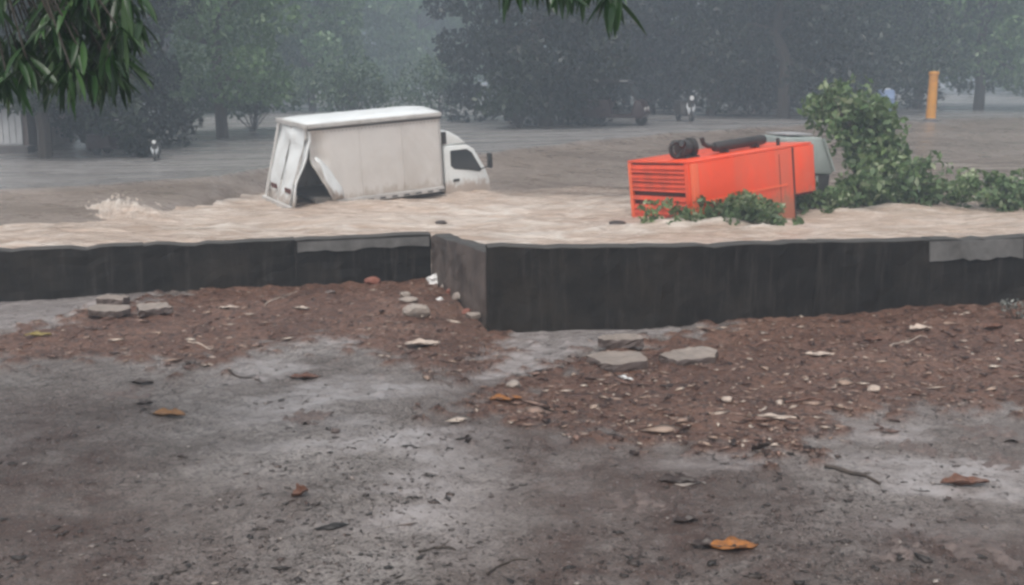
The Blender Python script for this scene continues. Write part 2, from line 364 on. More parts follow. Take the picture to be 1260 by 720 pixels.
def yard_h(X, Y, dirtm, wet_sheen):
    return nz1(X, Y) * .008 + dirtm * (.020 + nz2(X, Y) * .010 + nz3(X, Y) * .008) + (1 - dirtm) * (1 - .7 * wet_sheen) * (nz2(X, Y) * .0050 + nz6(X, Y) * .0022) - wet_sheen * .006
Z = yard_h(X, Y, dirtm, wet_sheen)
FM = [wpoly([(-500, 480), (60, 500), (190, 540), (250, 610), (300, 760), (-500, 760)]), wpoly([(590, 470), (700, 520), (860, 540), (960, 590), (1010, 640), (1000, 800), (600, 800)]), wpoly([(1050, 640), (1400, 600), (1400, 800), (1020, 800)])]
fd = np.max([poly_mask(q, X, Y) for q in FM], 0) + nz1(X, Y) * .10 + nz3(X, Y) * .06
filmm = np.clip(fd / .9 + .5, 0, 1) * 1.0
me = grid_mesh('yard', X, Y, Z); attr(me, 'dirt', dirtm); attr(me, 'wet', wet_sheen); attr(me, 'film', filmm)
yard = tag(link('yard', me, M['yard']), kind='structure')
# the porch side of the yard behind the camera
xb, yb = np.meshgrid(np.linspace(-40, 40, 40), np.linspace(-14, 2.25, 16))
me = grid_mesh('yard_rear', xb, yb, 0 * xb - .012); attr(me, 'dirt', 0 * xb); attr(me, 'wet', 0 * xb); attr(me, 'film', 0 * xb + .5)
tag(link('yard_rear', me, M['yard']), kind='structure')
_gx, _gy, _gz = xs, tv, Z
def ground_z(x, y):
    i = int(np.clip(np.searchsorted(xs, x), 1, len(xs) - 1)); yy = Y[:, i]
    return float(np.interp(y, yy, Z[:, i]))
def dirt_at(x, y):
    i = int(np.clip(np.searchsorted(xs, x), 1, len(xs) - 1)); return float(np.interp(y, Y[:, i], dirtm[:, i]))

# ------------------------------------------------------------------ wall body
wall = empty('parapet_wall', (WL[-1][0], WL[-1][1], 0))
tag(wall, 'low black-stained concrete parapet wall with a step in it along the flooded channel', 'wall')
Wi = Matrix.Translation(-wall.location)
def wall_seg(name, a, b, mat, normal_in, nseg, h0=-2.2, topmat=None):
    a, b = np.array(a), np.array(b); L = math.hypot(b[0] - a[0], b[1] - a[1]); d = (b - a)[:2] / L; nrm = np.array(normal_in)
    nu, nv = max(2, int(nseg)), 9
    zs = lambda top: np.concatenate([[h0, -.05], np.linspace(.0, 1, nv - 2) * top])
    V = []; Fc = []
    for i in range(nu + 1):
        t = i / nu; top = a[2] + (b[2] - a[2]) * t; p = a[:2] + (b - a)[:2] * t
        nn = .006 * math.sin(t * L * 9.1) + .005 * math.sin(t * L * 23 + 1)
        top += .005 * math.sin(t * L * 3.3 + 2) + .004 * math.sin(t * L * 11) - (random.uniform(0, .035) if random.random() < .18 else 0)
        for k, z in enumerate(zs(top)):
            q = p - nrm * (nn + .003 * math.sin(z * 31 + t * L * 7) + random.uniform(-.004, .004) if 1 < k < nv - 1 else 0); V.append((q[0], q[1], z))
        for (o_, z) in ((.018, top + .012), (WT - .018, top + .012), (WT, top - .006), (WT, h0)):
            q = p + nrm * o_; V.append((q[0], q[1], z))
    k = nv + 4
    for i in range(nu):
        for j in range(k): A = i * k + j; Bq = i * k + (j + 1) % k; Fc.append((A, Bq, Bq + k, A + k))
    Fc.append(tuple(range(k))); Fc.append(tuple(nu * k + j for j in range(k))[::-1])
    me = mesh_np(name, V, Fc); bm = bmesh.new(); bm.from_mesh(me); bmesh.ops.recalc_face_normals(bm, faces=bm.faces[:]); bm.to_mesh(me); bm.free()
    for p_ in me.polygons: p_.material_index = 1 if p_.normal.z > .75 else 0
    me.transform(Wi)
    return link(name, me, [mat, topmat or M['wall_top']], wall)
def away(a, b):
    d = np.array([b[0] - a[0], b[1] - a[1]]); d /= np.hypot(*d); return (-d[1], d[0])
for i, (a, b) in enumerate(list(zip(WL, WL[1:])) + list(zip(WR, WR[1:]))):
    a2, b2 = a, b
    L = math.hypot(b[0] - a[0], b[1] - a[1])
    wall_seg('wall_section', a2, b2, M['wall'], away(a, b), min(60, max(4, L / .15)))
# return face between the far run and the near run of the wall
ra, rb = WL[-1], WR[0]
d_ = away(ra, rb)
wall_seg('return_section', (ra[0] + .003, ra[1] + .02, ra[2] - .004), (rb[0] + .02, rb[1] + .24, ra[2] + .6 * (rb[2] - ra[2])), M['return'], d_, 14)
def patch(pxs, tops, bots, seg, name='plaster_patch'):      # repaired strip of paler render on the wall face
    (a, b) = seg; mb = MB(); nn = away(a, b); n_ = 14; top = []; bot = []
    for i in range(n_ + 1):
        t = i / n_; px = pxs[0] + (pxs[1] - pxs[0]) * t
        for lst, yy in ((top, tops), (bot, bots)):
            py = yy[0] + (yy[1] - yy[0]) * t; r_ = ray(px, py)
            # intersect with the wall face plane
            k = ((a[0]) * nn[0] + (a[1]) * nn[1]) / (r_[0] * nn[0] + r_[1] * nn[1]); p = Vector((r_[0] * k, r_[1] * k, CAM_H + r_[2] * k))
            if lst is bot: p.z += random.uniform(-.02, .02)
            lst.append(p)
    off = Vector((nn[0], nn[1], 0)) * -.022
    vs_ = []
    for p in top + bot: vs_.append(p + off)
    for p in top + bot: vs_.append(p)
    m_ = len(top); fc = []
    for i in range(n_): fc += [(i, i + 1, m_ + i + 1, m_ + i), (i, i + 2 * m_, i + 1 + 2 * m_, i + 1), (m_ + i, m_ + i + 1, 3 * m_ + i + 1, 3 * m_ + i)]
    fc += [(0, m_, 3 * m_, 2 * m_), (m_ - 1, 2 * m_ - 1, 4 * m_ - 1, 3 * m_ - 1)]
    me = mesh_np(name, [Wi @ v_ for v_ in vs_], fc); bm = bmesh.new(); bm.from_mesh(me); bmesh.ops.recalc_face_normals(bm, faces=bm.faces[:]); bm.to_mesh(me); bm.free()
    return link(name, me, M['patch'], wall)
patch((366, 528), (298, 291), (310, 302), (WL[-2], WL[-1]))
patch((1143, 1258), (297.5, 294), (321, 316), (WR[3], WR[4]))

# ------------------------------------------------------------------ far bank (terrain) and flood water
WATER = -.10
wl = [at(-700, 320, WATER), at(0, 284, WATER), at(90, 279, WATER), at(190, 266, WATER), at(300, 243, WATER), at(420, 229, WATER), at(560, 231, WATER), at(640, 234, WATER), at(760, 228, WATER), at(900, 220, WATER), at(1040, 212, WATER), at(1130, 203, WATER), at(1260, 190, WATER), at(1700, 180, WATER)]
eb = [at(-700, 262, .22), at(0, 240, .22), at(130, 233, .24), at(260, 223, .28), at(330, 210, .35), at(450, 203, .40), at(600, 193, .48), at(700, 180, .55), at(820, 168, .6), at(1000, 156, .6), at(1260, 142, .6), at(1700, 136, .6)]
wl = [(-90, wl[0].y - 2)] + [(p.x, p.y) for p in wl] + [(120, wl[-1].y + 5)]
ebx = [(-90, eb[0].y - 1, .2)] + [(p.x, p.y, p.z) for p in eb] + [(120, eb[-1].y, .6)]
ebx.sort(); wl.sort()
def far_h(X, Y):
    yw_ = np.interp(X, [p[0] for p in wl], [p[1] for p in wl]); ye = np.maximum(np.interp(X, [p[0] for p in ebx], [p[1] for p in ebx]), yw_ + .8); ze = np.interp(X, [p[0] for p in ebx], [p[2] for p in ebx])
    t = (Y - yw_) / (ye - yw_)
    z = np.where(t < 0, np.maximum(WATER + (Y - yw_) * .45, -2.4), WATER + (ze - WATER) * np.clip(t, 0, 1) ** .8)
    nse = nzt(X, Y) * .014 * np.clip((t + .5), 0, 1) * np.clip(3 - t * 1.6, .25, 1)
    road = np.clip((Y - ye) / .5, 0, 1)
    z = z + nse + .10 * np.exp(-((Y - ye - .25) / .22) ** 2)         # worn kerb at the road's edge
    z = z + np.clip(Y - ye - 25, 0, 200) * .008
    return z, road
nzt = NoiseField(.5, 5, 30, 21)
xs2 = np.concatenate([np.linspace(-220, -22, 34)[:-1], np.arange(-22, 22, .16), np.linspace(22, 220, 34)])
ys2 = np.concatenate([np.linspace(-60, 12, 12)[:-1], np.arange(12, 46, .16), np.linspace(46, 260, 60)])
X2, Y2 = np.meshgrid(xs2, ys2); Z2, road2 = far_h(X2, Y2)
me = grid_mesh('far_bank', X2, Y2, Z2); attr(me, 'road', road2)
tag(link('far_bank', me, M['bank']), kind='structure')
def far_z(x, y): return float(far_h(np.array([[x]], float), np.array([[y]], float))[0][0, 0])
def on_bank(px, py, lo=18, hi=140):          # where the line of sight through a pixel meets the far bank
    d = ray(px, py); prev = None
    for k in np.arange(lo, hi, .1):
        x, z = d[0] / d[1] * k, CAM_H + d[2] / d[1] * k
        if z <= far_z(x, k): return Vector((x, k, far_z(x, k)))
    return Vector((d[0] / d[1] * hi, hi, far_z(d[0] / d[1] * hi, hi)))

xs3 = np.concatenate([np.linspace(-80, -14, 60)[:-1], np.arange(-14, 14, .05), np.linspace(14, 80, 60)])
tv3 = np.linspace(0, 1, 520) ** 1.0
ywall = np.interp(xs3, wx, wy); ynear = np.minimum(ywall - .3, 10.5)
X3 = np.repeat(xs3[None], len(tv3), 0); Y3 = ynear[None] + (44 - ynear[None]) * tv3[:, None]
wv1, wv2, wv3, wv4 = NoiseField(1.2, 5, 30, 31, (1.8, 1)), NoiseField(.22, 1.1, 44, 32, (3.0, 1)), NoiseField(.12, .4, 44, 33, (3.5, 1)), NoiseField(1.5, 5, 26, 34, (2.2, 1))
crest = at(146, 268, WATER); crest_d = np.exp(-(((X3 - crest.x) / .85) ** 2 + ((Y3 - crest.y) / .45) ** 2))
turb = np.clip(wv4(X3, Y3) * .5 + .35, 0, 1)
rough_w = wv2(X3, Y3); ridg = 1 - np.abs(wv2(X3 * .8 + 3, Y3 * .8)) / 1.6
calm = np.clip(1.4 - (Y3 - 20) / 10, .25, 1)
Z3 = WATER + calm * (wv1(X3, Y3) * .030 + rough_w * .022 + np.clip(ridg, 0, 1) ** 2 * .055 * turb + wv3(X3, Y3) * .006)
Z3 -= .6 * np.clip((ywall[None] + .12 - Y3) / .1, 0, 1)         # the yard, not water, lies on this side of the wall
wv5 = NoiseField(.10, .3, 40, 35); cr5 = 1 - np.abs(wv5(X3, Y3)) / 1.3
Z3 += crest_d * (.16 + .14 * np.clip(ridg, -1, 1) + .16 * np.clip(cr5, 0, 1))
for (wpx, wpy, wa, wsx, wsy) in ((560, 240, .13, .9, .5), (470, 252, .06, 1.2, .35), (395, 258, .07, .5, .4), (850, 270, .05, .8, .4), (1010, 262, .06, .8, .4)):   # water piling up against the wrecks
    wc = at(wpx, wpy, WATER); Z3 += wa * np.exp(-(((X3 - wc.x) / wsx) ** 2 + ((Y3 - wc.y) / wsy) ** 2)) * (.7 + .3 * np.clip(cr5, 0, 1))
foam3 = np.clip(np.clip(ridg, 0, 1) ** 3 * turb * .8 + crest_d * (np.clip(cr5, 0, 1) * .9), 0, 1)
me = grid_mesh('flood_water', X3, Y3, Z3); attr(me, 'foam', foam3)
flow3 = np.clip(1 - (Y3 - np.interp(X3, [-9, -6, -3, 0, 3, 8, 12], [21.5, 24, 26.5, 24.2, 23.4, 23.6, 25]) + wv4(X3, Y3) * .6) / 2.6, 0, 1); attr(me, 'flow', flow3)
water = tag(link('flood_water', me, M['water']), kind='structure')
# spray thrown up by the standing wave
mb = MB()
for k in range(120):
    a, rr = random.uniform(0, 6.28), abs(random.gauss(0, .55)); p = Vector((crest.x + rr * math.cos(a) * 1.35, crest.y + rr * math.sin(a) * .5, 0))
    e = math.exp(-(rr / .8) ** 2); s_ = random.uniform(.005, .015) * (.5 + e)
    p.z = WATER + .06 + e * random.uniform(.10, .42)
    mt = Matrix.Translation(p) @ Matrix.Rotation(random.uniform(0, 6), 4, 'Z') @ Matrix.Diagonal((random.uniform(.8, 2.2), 1, random.uniform(.6, 1.2), 1))
    bmesh.ops.create_icosphere(mb.bm, subdivisions=1, radius=s_, matrix=mt)
m_spray = plain('white_spray', (.70, .61, .53), .5, .08, 4)
tag(mb.build('spray', m_spray, None, True), 'tan white spray thrown up by the standing wave beside the far bank', 'spray', kind='stuff')

# ------------------------------------------------------------------ box truck
def wheel(mb_t, mb_r, c, r=.38, wd=.2):
    mb_t.lathe([(-wd / 2, r * .62), (-wd / 2, r * .93), (-wd / 2 + .04, r), (wd / 2 - .04, r), (wd / 2, r * .93), (wd / 2, r * .62)], c, 'y', 22)
    mb_r.lathe([(-wd / 2 + .02, r * .62), (-wd / 2 + .05, r * .3), (-wd / 2 - .01, r * .16), (wd / 2 + .01, r * .16), (wd / 2 - .05, r * .3), (wd / 2 - .02, r * .62)], c, 'y', 16)
tp = at(388, 252, WATER + .02)
truck = empty('box_truck', (tp.x, tp.y, WATER + .02))
TRUCK_YAW = 30
truck.rotation_euler = (R(2.5), R(-3.9), R(TRUCK_YAW))
tag(truck, 'white box truck with torn rear corner wallowing in the brown flood water', 'truck')
BW, BL, BH = 1.85, 3.08, 1.69                # box width, length, height; local x forward, right side faces -y at y = 0
mb = MB(); mb.box(.05, BL, .04, BW - .04, .02, .10); mb.build('box_floor', M['dark_in'], truck)
mb = MB(); mb.box(.05, BL, BW - .04, BW, .0, BH); mb.build('far_side_panel', M['box_panel'], truck)
mb = MB(); mb.box(BL - .04, BL, .042, BW - .042, .11, BH - .002); mb.build('front_panel', M['box_panel'], truck)
# near side panel: built as a grid so its torn rear lower corner can buckle
nu, nv = 40, 22; V = []; Fc = []
def edge_x(z):                               # rear edge of the near side panel, torn away low down
    k = z / BH
    return .02 + (.42 * (1 - k / .52) if k < .52 else 0)
for i in range(nu + 1):
    for j in range(nv + 1):
        z = BH * j / nv; x0 = edge_x(z); u = i / nu; x = x0 + (BL - .005 - x0) * u ** 1.3
        dent = -.020 * math.sin(u * 3.14) * math.sin(z / BH * 3.14)
        crump = .17 * math.exp(-((x - .12 - .15 * (1.3 - z)) / .15) ** 2) * math.exp(-((z - 1.1) / .42) ** 2) + .03 * math.sin(z * 15) * math.exp(-(x / .3) ** 2)
        y = dent + crump + .004 * math.sin(x * 13)
        V.append((x, y, z))
for i in range(nu):
    for j in range(nv): a = i * (nv + 1) + j; Fc.append((a, a + nv + 1, a + nv + 2, a + 1))
sp = link('near_side_panel', mesh_np('near_side_panel', V, Fc, True), M['box_panel'], truck)
md = sp.modifiers.new('thick', 'SOLIDIFY'); md.thickness = .035; md.offset = -1
# bent flap of the side's inner skin hanging over the tear
V = []; Fc = []
for j in range(9):
    t = j / 8; z = .98 - .90 * t; xa = .06 + .34 * t + .03 * math.sin(t * 9); wd = .30 * math.sin(min(1, t * 1.25) * 1.5) * (1 - .35 * t ** 3) + .03
    for i in range(5):
        u = i / 4; V.append((xa + wd * u, -.035 - .16 * math.sin(t * 2.6) * (1 - u) ** 1.5 - .015 * math.sin(u * 7), z + .05 * u * (1 - t)))
for j in range(8):
    for i in range(4): a = j * 5 + i; Fc.append((a, a + 1, a + 6, a + 5))
fl = link('torn_flap', mesh_np('torn_flap', V, Fc, True), M['box_white'], truck); md = fl.modifiers.new('thick', 'SOLIDIFY'); md.thickness = .015
fl['label'] = 'bent white flap of torn panel'
# rear door frame, pushed outwards at the foot
def rear_pt(u, z):                           # u: 0 near side .. 1 far side
    k = 1 - z / BH
    x = .0 - .50 * k + .10 * (1 - u) * math.exp(-((z - 1.25) / .3) ** 2); y = .02 + (BW - .04) * u - .03 * k
    return (x, y + .04 * k * (1 - u), z - .05 * k)
V = []; Fc = []; nu, nv = 12, 16
for i in range(nu + 1):
    for j in range(nv + 1):
        u, z = i / nu, BH * j / nv; p = rear_pt(u, z)
        V.append((p[0] - .03 * math.sin(u * 5 + z * 4) - .05 * math.exp(-((z - 1.2 - .5 * u) / .12) ** 2) + .03 * math.sin(z * 9 + u * 7) * (1 - z / BH) - .012 * (1 if .47 < u < .53 else 0), p[1], p[2]))
for i in range(nu):
    for j in range(nv): a = i * (nv + 1) + j; Fc.append((a, a + 1, a + nv + 2, a + nv + 1))
rd = link('rear_door', mesh_np('rear_door', V, Fc, True), M['box_white'], truck); md = rd.modifiers.new('thick', 'SOLIDIFY'); md.thickness = .04
for u0 in (.04, .5, .96):                    # frame posts and lock rod of the doors
    mb = MB(); mb.tube([Vector(rear_pt(u0, z)) + Vector((-.045, 0, 0)) for z in (.03, .5, 1.0, 1.4, BH - .03)], .022 if u0 == .5 else .035, 6); mb.build('lock_rod' if u0 == .5 else 'door_post', M['box_trim'], rd, True)
for u0 in (.2, .72):
    mb = MB(); p = Vector(rear_pt(u0, .34)); mb.box(p.x - .075, p.x - .03, p.y - .16, p.y + .16, p.z - .05, p.z + .06, .015); mb.build('tail_lamp', M['lamp'], rd)
mb = MB(); a, c = Vector(rear_pt(-.02, .0)), Vector(rear_pt(1.02, .0)); mb.box(a.x - .09, a.x - .01, a.y, c.y, -.08, .03, .015); mb.build('rear_bumper', M['box_trim'], truck)
mb = MB(); mb.box(a.x - .085, a.x - .02, a.y + .03, c.y - .03, -.125, -.083, .005); mb.build('bumper_rubber', M['black'], truck)
# roof: slightly crowned sheet with rim rails
V = []; Fc = []
for i in range(21):
    for j in range(9):
        x = -.06 + (BL + .06) * i / 20; y = BW * j / 8; V.append((x, y, BH + .035 + .05 * math.sin(math.pi * j / 8) - (.05 * math.exp(-((x + .06) / .18) ** 2)) + .006 * math.sin(i * 2.1 + j)))
for i in range(20):
    for j in range(8): a = i * 9 + j; Fc.append((a, a + 9, a + 10, a + 1))
rf = link('roof', mesh_np('roof', V, Fc, True), M['box_white'], truck); md = rf.modifiers.new('thick', 'SOLIDIFY'); md.thickness = .03
for (y0, z0, nm) in ((-.028, BH - .02, 'roof_rail'), (BW + .03, BH - .02, 'roof_rail'), (-.034, BH - .10, 'gutter_rail')):
    mb = MB(); r_ = .038 if nm == 'roof_rail' else .016
    mb.box(-.05, BL + .01, y0 - r_, y0 + r_ * .7, z0 - r_, z0 + r_ * 1.1, .008); mb.build(nm, M['chassis'] if nm == 'gutter_rail' else M['box_trim'], rf)
mb = MB(); mb.box(-.10, -.05, -.02, BW + .02, BH - .07, BH + .03, .012); mb.build('roof_rail', M['box_trim'], rf)
for k in range(2):
    x = 1.1 + k * 1.0; mb = MB(); mb.box(x, x + .012, -.024, -.004, .06, BH - .14, .003); mb.build('panel_seam', M['box_panel'], sp)
mb = MB()
for k in range(34): bmesh.ops.create_icosphere(mb.bm, subdivisions=1, radius=.009, matrix=Matrix.Translation((.12 + k * .088, -.03 - .012 * math.sin(k / 33 * 3.14) * 0, BH - .165)))
mb.build('rivet_row', M['chassis'], sp)['kind'] = 'stuff'
mb = MB(); mb.box(.48, BL, -.045, .012, -.07, .045, .01); mb.build('sill_rail', M['box_trim'], truck)
for k in range(9):
    mb = MB(); x = .62 + k * .29; mb.box(x, x + .13, -.058, -.046, -.045, -.015); mb.build('side_marker', M['chassis'], truck)
mb = MB(); mb.box(.1, BL + 1.0, .55, .72, -.26, -.09).box(.1, BL + 1.0, BW - .72, BW - .55, -.26, -.09); mb.build('chassis_frame', M['chassis'], truck)
for (x, y) in ((.85, .25), (.85, BW - .25), (BL + .55, .22), (BL + .55, BW - .22)):
    t_, r_ = MB(), MB(); wheel(t_, r_, (x, y, -.42)); o = t_.build('wheel', M['black'], truck, True); r_.build('rim', M['box_trim'], o, True)
# cab
cx = BL + .09; CW0, CW1 = .10, BW - .10
cz = -.13
prof = [(0, -.62), (0, 1.02), (.10, 1.06), (.62, 1.03), (.78, .93), (1.06, .45), (1.15, .22), (1.20, -.10), (1.20, -.62)]
mb = MB(); mb.prism([(cx + x, z) for x, z in prof], 'y', CW0, CW1, .035); cab = mb.build('cab', M['cab_white'], truck, True)
cab_parts = [cab]
mb = MB(); mb.prism([(cx + .02, 1.055), (cx + .0, 1.40), (cx + .18, 1.38), (cx + .42, 1.24), (cx + .62, 1.07)], 'y', CW0 + .06, CW1 - .06, .03); df = mb.build('roof_deflector', M['cab_white'], truck, True); cab_parts.append(df)
mb = MB(); mb.box(cx - .005, cx + .10, CW0 + .035, CW0 + .058, 1.10, 1.37); mb.build('deflector_vent', M['chassis'], df)
mb = MB(); mb.box(cx - .07, cx - .01, .15, BW - .15, -.3, 1.0); mb.build('cab_gap_shield', M['chassis'], truck)
def inset(name, pts, y0, mat, par): 
    q = MB(); q.prism(pts, 'y', y0 - .006, y0 + .004); return q.build(name, mat, par)
win = [(cx + .17, .93), (cx + .58, .93), (cx + .70, .84), (cx + .94, .42), (cx + .90, .40), (cx + .60, .47), (cx + .25, .53), (cx + .17, .60)]
for y0, s_ in ((CW0, 1), (CW1, -1)):
    g_ = [(x, z) for x, z in win]; door = MB(); door.prism([(cx + .09, -.45), (cx + .09, .98), (cx + .60, .98), (cx + .74, .87), (cx + 1.00, .42), (cx + 1.00, -.45)], 'y', y0 - .012, y0 + .012, .006)
    do = door.build('door', M['cab_white'], truck, True); cab_parts.append(do)
    fr = MB(); pts = [Vector((x, y0 - .014 * s_, z)) for x, z in win]; fr.tube(pts + [pts[0]], .016, 6, False); fr.build('window_seal', M['black'], do, True)
    gl = MB(); gl.prism(g_, 'y', y0 - .020 if s_ > 0 else y0 + .013, y0 - .013 if s_ > 0 else y0 + .020); gl.build('side_window', M['glass'], do)
    hd = MB(); yy = y0 - .035 if s_ > 0 else y0 + .013; hd.box(cx + .20, cx + .36, yy, yy + .022, .22, .285, .008); hd.build('handle', M['chassis'], do)
    mi = MB(); yy = y0 - .22 * s_; mi.box(cx + 1.02, cx + 1.10, yy - .08, yy + .08, .48, .82, .025); mo = mi.build('mirror', M['black'], truck, True); cab_parts.append(mo)
    ar = MB(); ar.tube([(cx + .92, y0, .44), (cx + 1.03, yy + .06 * s_, .50), (cx + 1.06, yy, .6)], .014, 6); ar.build('mirror_arm', M['black'], mo, True)
dx, dz = 1.06 - .78, .45 - .93; L_ = math.hypot(dx, dz); nx_, nz_ = -dz / L_, dx / L_
mb = MB(); q = lambda t, o_: (cx + .78 + dx * t + nx_ * o_, .93 + dz * t + nz_ * o_)
mb.prism([q(.06, .002), q(.98, .002), q(.98, .012), q(.06, .012)], 'y', CW0 + .12, CW1 - .12); mb.build('windscreen', M['glass'], cab)
for y0 in (CW0 + .22, CW1 - .22):
    mb = MB(); mb.box(cx + 1.19, cx + 1.215, y0 - .14, y0 + .14, -.18, -.02, .008); mb.build('headlight', M['plastic'], cab)

for o in cab_parts: o.location.z = cz

# ------------------------------------------------------------------ orange generator
GB = -.37
gp = at(853, 263, WATER)
gen = empty('generator_set', (3.42, 20.18, GB)); GYAW = 32
gen.rotation_euler = (R(-3.2), R(-4.8), R(GYAW))
tag(gen, 'orange louvred generator canopy lying half sunk in the flood with a muffler on top', 'generator')
GL, GW, GH = 3.14, 1.90, 1.45                # local: corner nearest the camera at origin, x along the long side, y away
z0 = 0
mb = MB(); mb.box(.06, GL - .55, .035, GW - .03, z0, GH - .03); body = mb.build('canopy_core', M['cavity'], gen)
mb = MB(); mb.box(.0, GL - .02, .0, GW, GH - .03, GH + .015, .012); mb.build('top_plate', M['orange'], gen, True)
mb = MB(); mb.box(.16, GL - .58, -.012, .03, z0, GH - .034, .008); sd_ = mb.build('side_panel', M['orange'], gen, True)
mb = MB(); mb.prism([(.22, .66), (GL - .75, .70), (GL - .75, .735), (.22, .70)], 'y', -.028, -.013); mb.build('side_rib', M['orange_hi'], sd_)
for x_ in (2.2,):
    mb = MB(); mb.box(x_, x_ + .014, -.0145, -.0125, .3, GH - .12); mb.build('panel_seam', M['cavity'], sd_)
mb = MB(); mb.box(.0, .155, -.022, .055, z0, GH - .034, .012); mb.build('corner_post', M['orange_hi'], gen, True)
mb = MB(); mb.box(.0, .06, GW - .10, GW + .002, z0, GH - .034, .012); mb.build('corner_post', M['orange_hi'], gen, True)
mb = MB(); mb.box(GL - .545, GL, -.030, .02, .50, GH - .034, .008); mb.build('end_panel', M['orange'], gen, True)
mb = MB(); mb.box(GL - .57, GL - .548, -.02, .05, z0, GH - .034); mb.build('panel_gap', M['chassis'], gen)
mb = MB(); mb.box(GL - .54, GL - .02, .03, GW - .03, .45, GH - .04); mb.build('end_core', M['cavity'], gen)
mb = MB(); mb.box(-.012, .05, .062, .20, z0, GH - .034, .006); mb.build('end_stile', M['orange'], gen, True)
nsl = 15
for k in range(nsl):                         # louvre slats of the end face, some bent out of line
    zz = .10 + (GH - .16) * k / nsl; h_ = (GH - .16) / nsl
    if k in (8,): continue
    y_a, y_b = .21, GW - .11
    if k == 6: y_b = GW * .62
    t = R(28 + random.uniform(-4, 4)); mt = Matrix.Translation((.012, 0, zz + h_ / 2)) @ Matrix.Rotation(random.uniform(-.008, .008), 4, 'X') @ Matrix.Rotation(t, 4, 'Y')
    mb = MB(); mb.box(-.008, .008, y_a, y_b, -h_ * .52, h_ * .52, mat=mt); mb.build('louvre_slat', M['orange_slat'], gen)
# muffler along the top
mb = MB(); mb.lathe([(0, .04), (.02, .085), (.10, .10), (1.25, .10), (1.33, .085), (1.35, .04)], (1.05, .55, GH + .15), 'x', 18); mf = mb.build('muffler', M['steel_dark'], gen, True)
for x_ in (1.3, 2.1):
    mb = MB(); mb.box(x_, x_ + .05, .44, .66, GH + .012, GH + .09); mb.build('muffler_bracket', M['steel_dark'], mf)
mb = MB(); mb.tube([(1.08, .55, GH + .17), (.93, .55, GH + .18), (.82, .55, GH + .24), (.78, .55, GH + .36)], .045, 10); mb.build('exhaust_pipe', M['steel_dark'], mf, True)
# air filter drum with a coiled hose near the louvred end
mb = MB(); mb.lathe([(-.16, .12), (-.15, .17), (-.02, .175), (.0, .15), (.06, .15), (.08, .19), (.16, .19), (.18, .12)], (.50, .70, GH + .20), 'x', 18); af = mb.build('air_filter', M['steel_dark'], gen, True)
mb = MB(); mb.tube([(.28 + .09 * math.cos(a), .62 + .15 * math.sin(a * .5), GH + .20 + .14 * math.sin(a)) for a in np.linspace(0, 9, 30)], .045, 8); mb.build('hose', M['black'], af, True)
mb = MB(); mb.box(.36, .68, .52, .86, GH + .012, GH + .05); mb.build('filter_foot', M['steel_dark'], af)
mb = MB(); mb.box(GL - .62, GL - .57, .30, .36, GH + .01, GH + .16, .006); mb.build('lifting_lug', M['chassis'], gen)

# pale green body behind the generator's far end
bp = at(1000, 247, WATER)
vb = empty('sunken_cabin', (6.02, 22.70, -.80)); vb.rotation_euler = (0, R(3), R(14))
tag(vb, 'pale grey-green cabin with dark lower half, sunk behind the orange generator', 'cabin')
mb = MB(); mb.prism([(-.55, 1.44), (-.55, 2.16), (.28, 2.20), (.60, 1.52), (.60, 1.44)], 'y', 0, 1.3, .05); cb = mb.build('upper_body', M['palegreen'], vb, True)
mb = MB(); mb.prism([(-.53, .0), (-.53, 1.435), (.55, 1.435), (.50, .0)], 'y', .03, 1.25, .02); mb.build('lower_body', M['chassis'], vb)
mb = MB(); mb.tube([(.60, -.02, 1.52), (.29, -.02, 2.17)], .028, 6); mb.build('edge_trim', M['palegreen'], cb, True)
mb = MB(); mb.box(.22, .27, .012, .028, .5, 1.40); mb.build('door_seam', M['palegreen'], vb)
mb = MB(); mb.prism([(-.45, 2.205), (-.45, 2.23), (.15, 2.26), (.15, 2.235)], 'y', .2, 1.1); mb.build('roof_sheet', M['roofsheet'], cb)

# ------------------------------------------------------------------ foliage generators
def leaf_cloud(centres, radii, per, size, seed, droop=.3, aspect=.45, flat=.75):
    r = np.random.default_rng(seed); C = []; S = []
    for c, rad in zip(centres, radii):
        k = int(per * (rad / np.mean(radii)) ** 1.3) + 1
        d = r.normal(size=(k, 3)); d /= np.linalg.norm(d, axis=1)[:, None]; q = r.uniform(.35, 1, k) ** .5
        C.append(np.array(c) + d * (q * rad)[:, None] * np.array([1, 1, flat])); S.append(size * r.uniform(.6, 1.35, k))
    C = np.concatenate(C); S = np.concatenate(S); N = len(C)
    a = r.normal(size=(N, 3)); a[:, 2] -= droop * 2; a /= np.linalg.norm(a, axis=1)[:, None]
    b_ = np.cross(a, r.normal(size=(N, 3))); b_ /= np.linalg.norm(b_, axis=1)[:, None]; nrm = np.cross(a, b_)
    L_, W_ = S[:, None], S[:, None] * aspect
    P = np.stack([C - a * L_ * .5, C + b_ * W_ * .5 + nrm * W_ * .15, C + a * L_ * .5, C - b_ * W_ * .5 + nrm * W_ * .15], 1).reshape(-1, 3)
    return P, np.arange(N * 4).reshape(N, 4)
def branch_mesh(mb, base, tip, r0, r1, n_=5, wob=.15, rnd=random):
    base, tip = Vector(base), Vector(tip); L_ = (tip - base).length; pts = []
    for i in range(n_ + 1):
        t = i / n_; p = base.lerp(tip, t); k = wob * L_ * math.sin(t * math.pi) * .35
        pts.append(p + Vector((rnd.uniform(-k, k), rnd.uniform(-k, k), rnd.uniform(-k, k) * .5 + .06 * L_ * math.sin(t * math.pi))))
    mb.tube(pts, [r0 + (r1 - r0) * i / n_ for i in range(n_ + 1)], 7)
    return pts
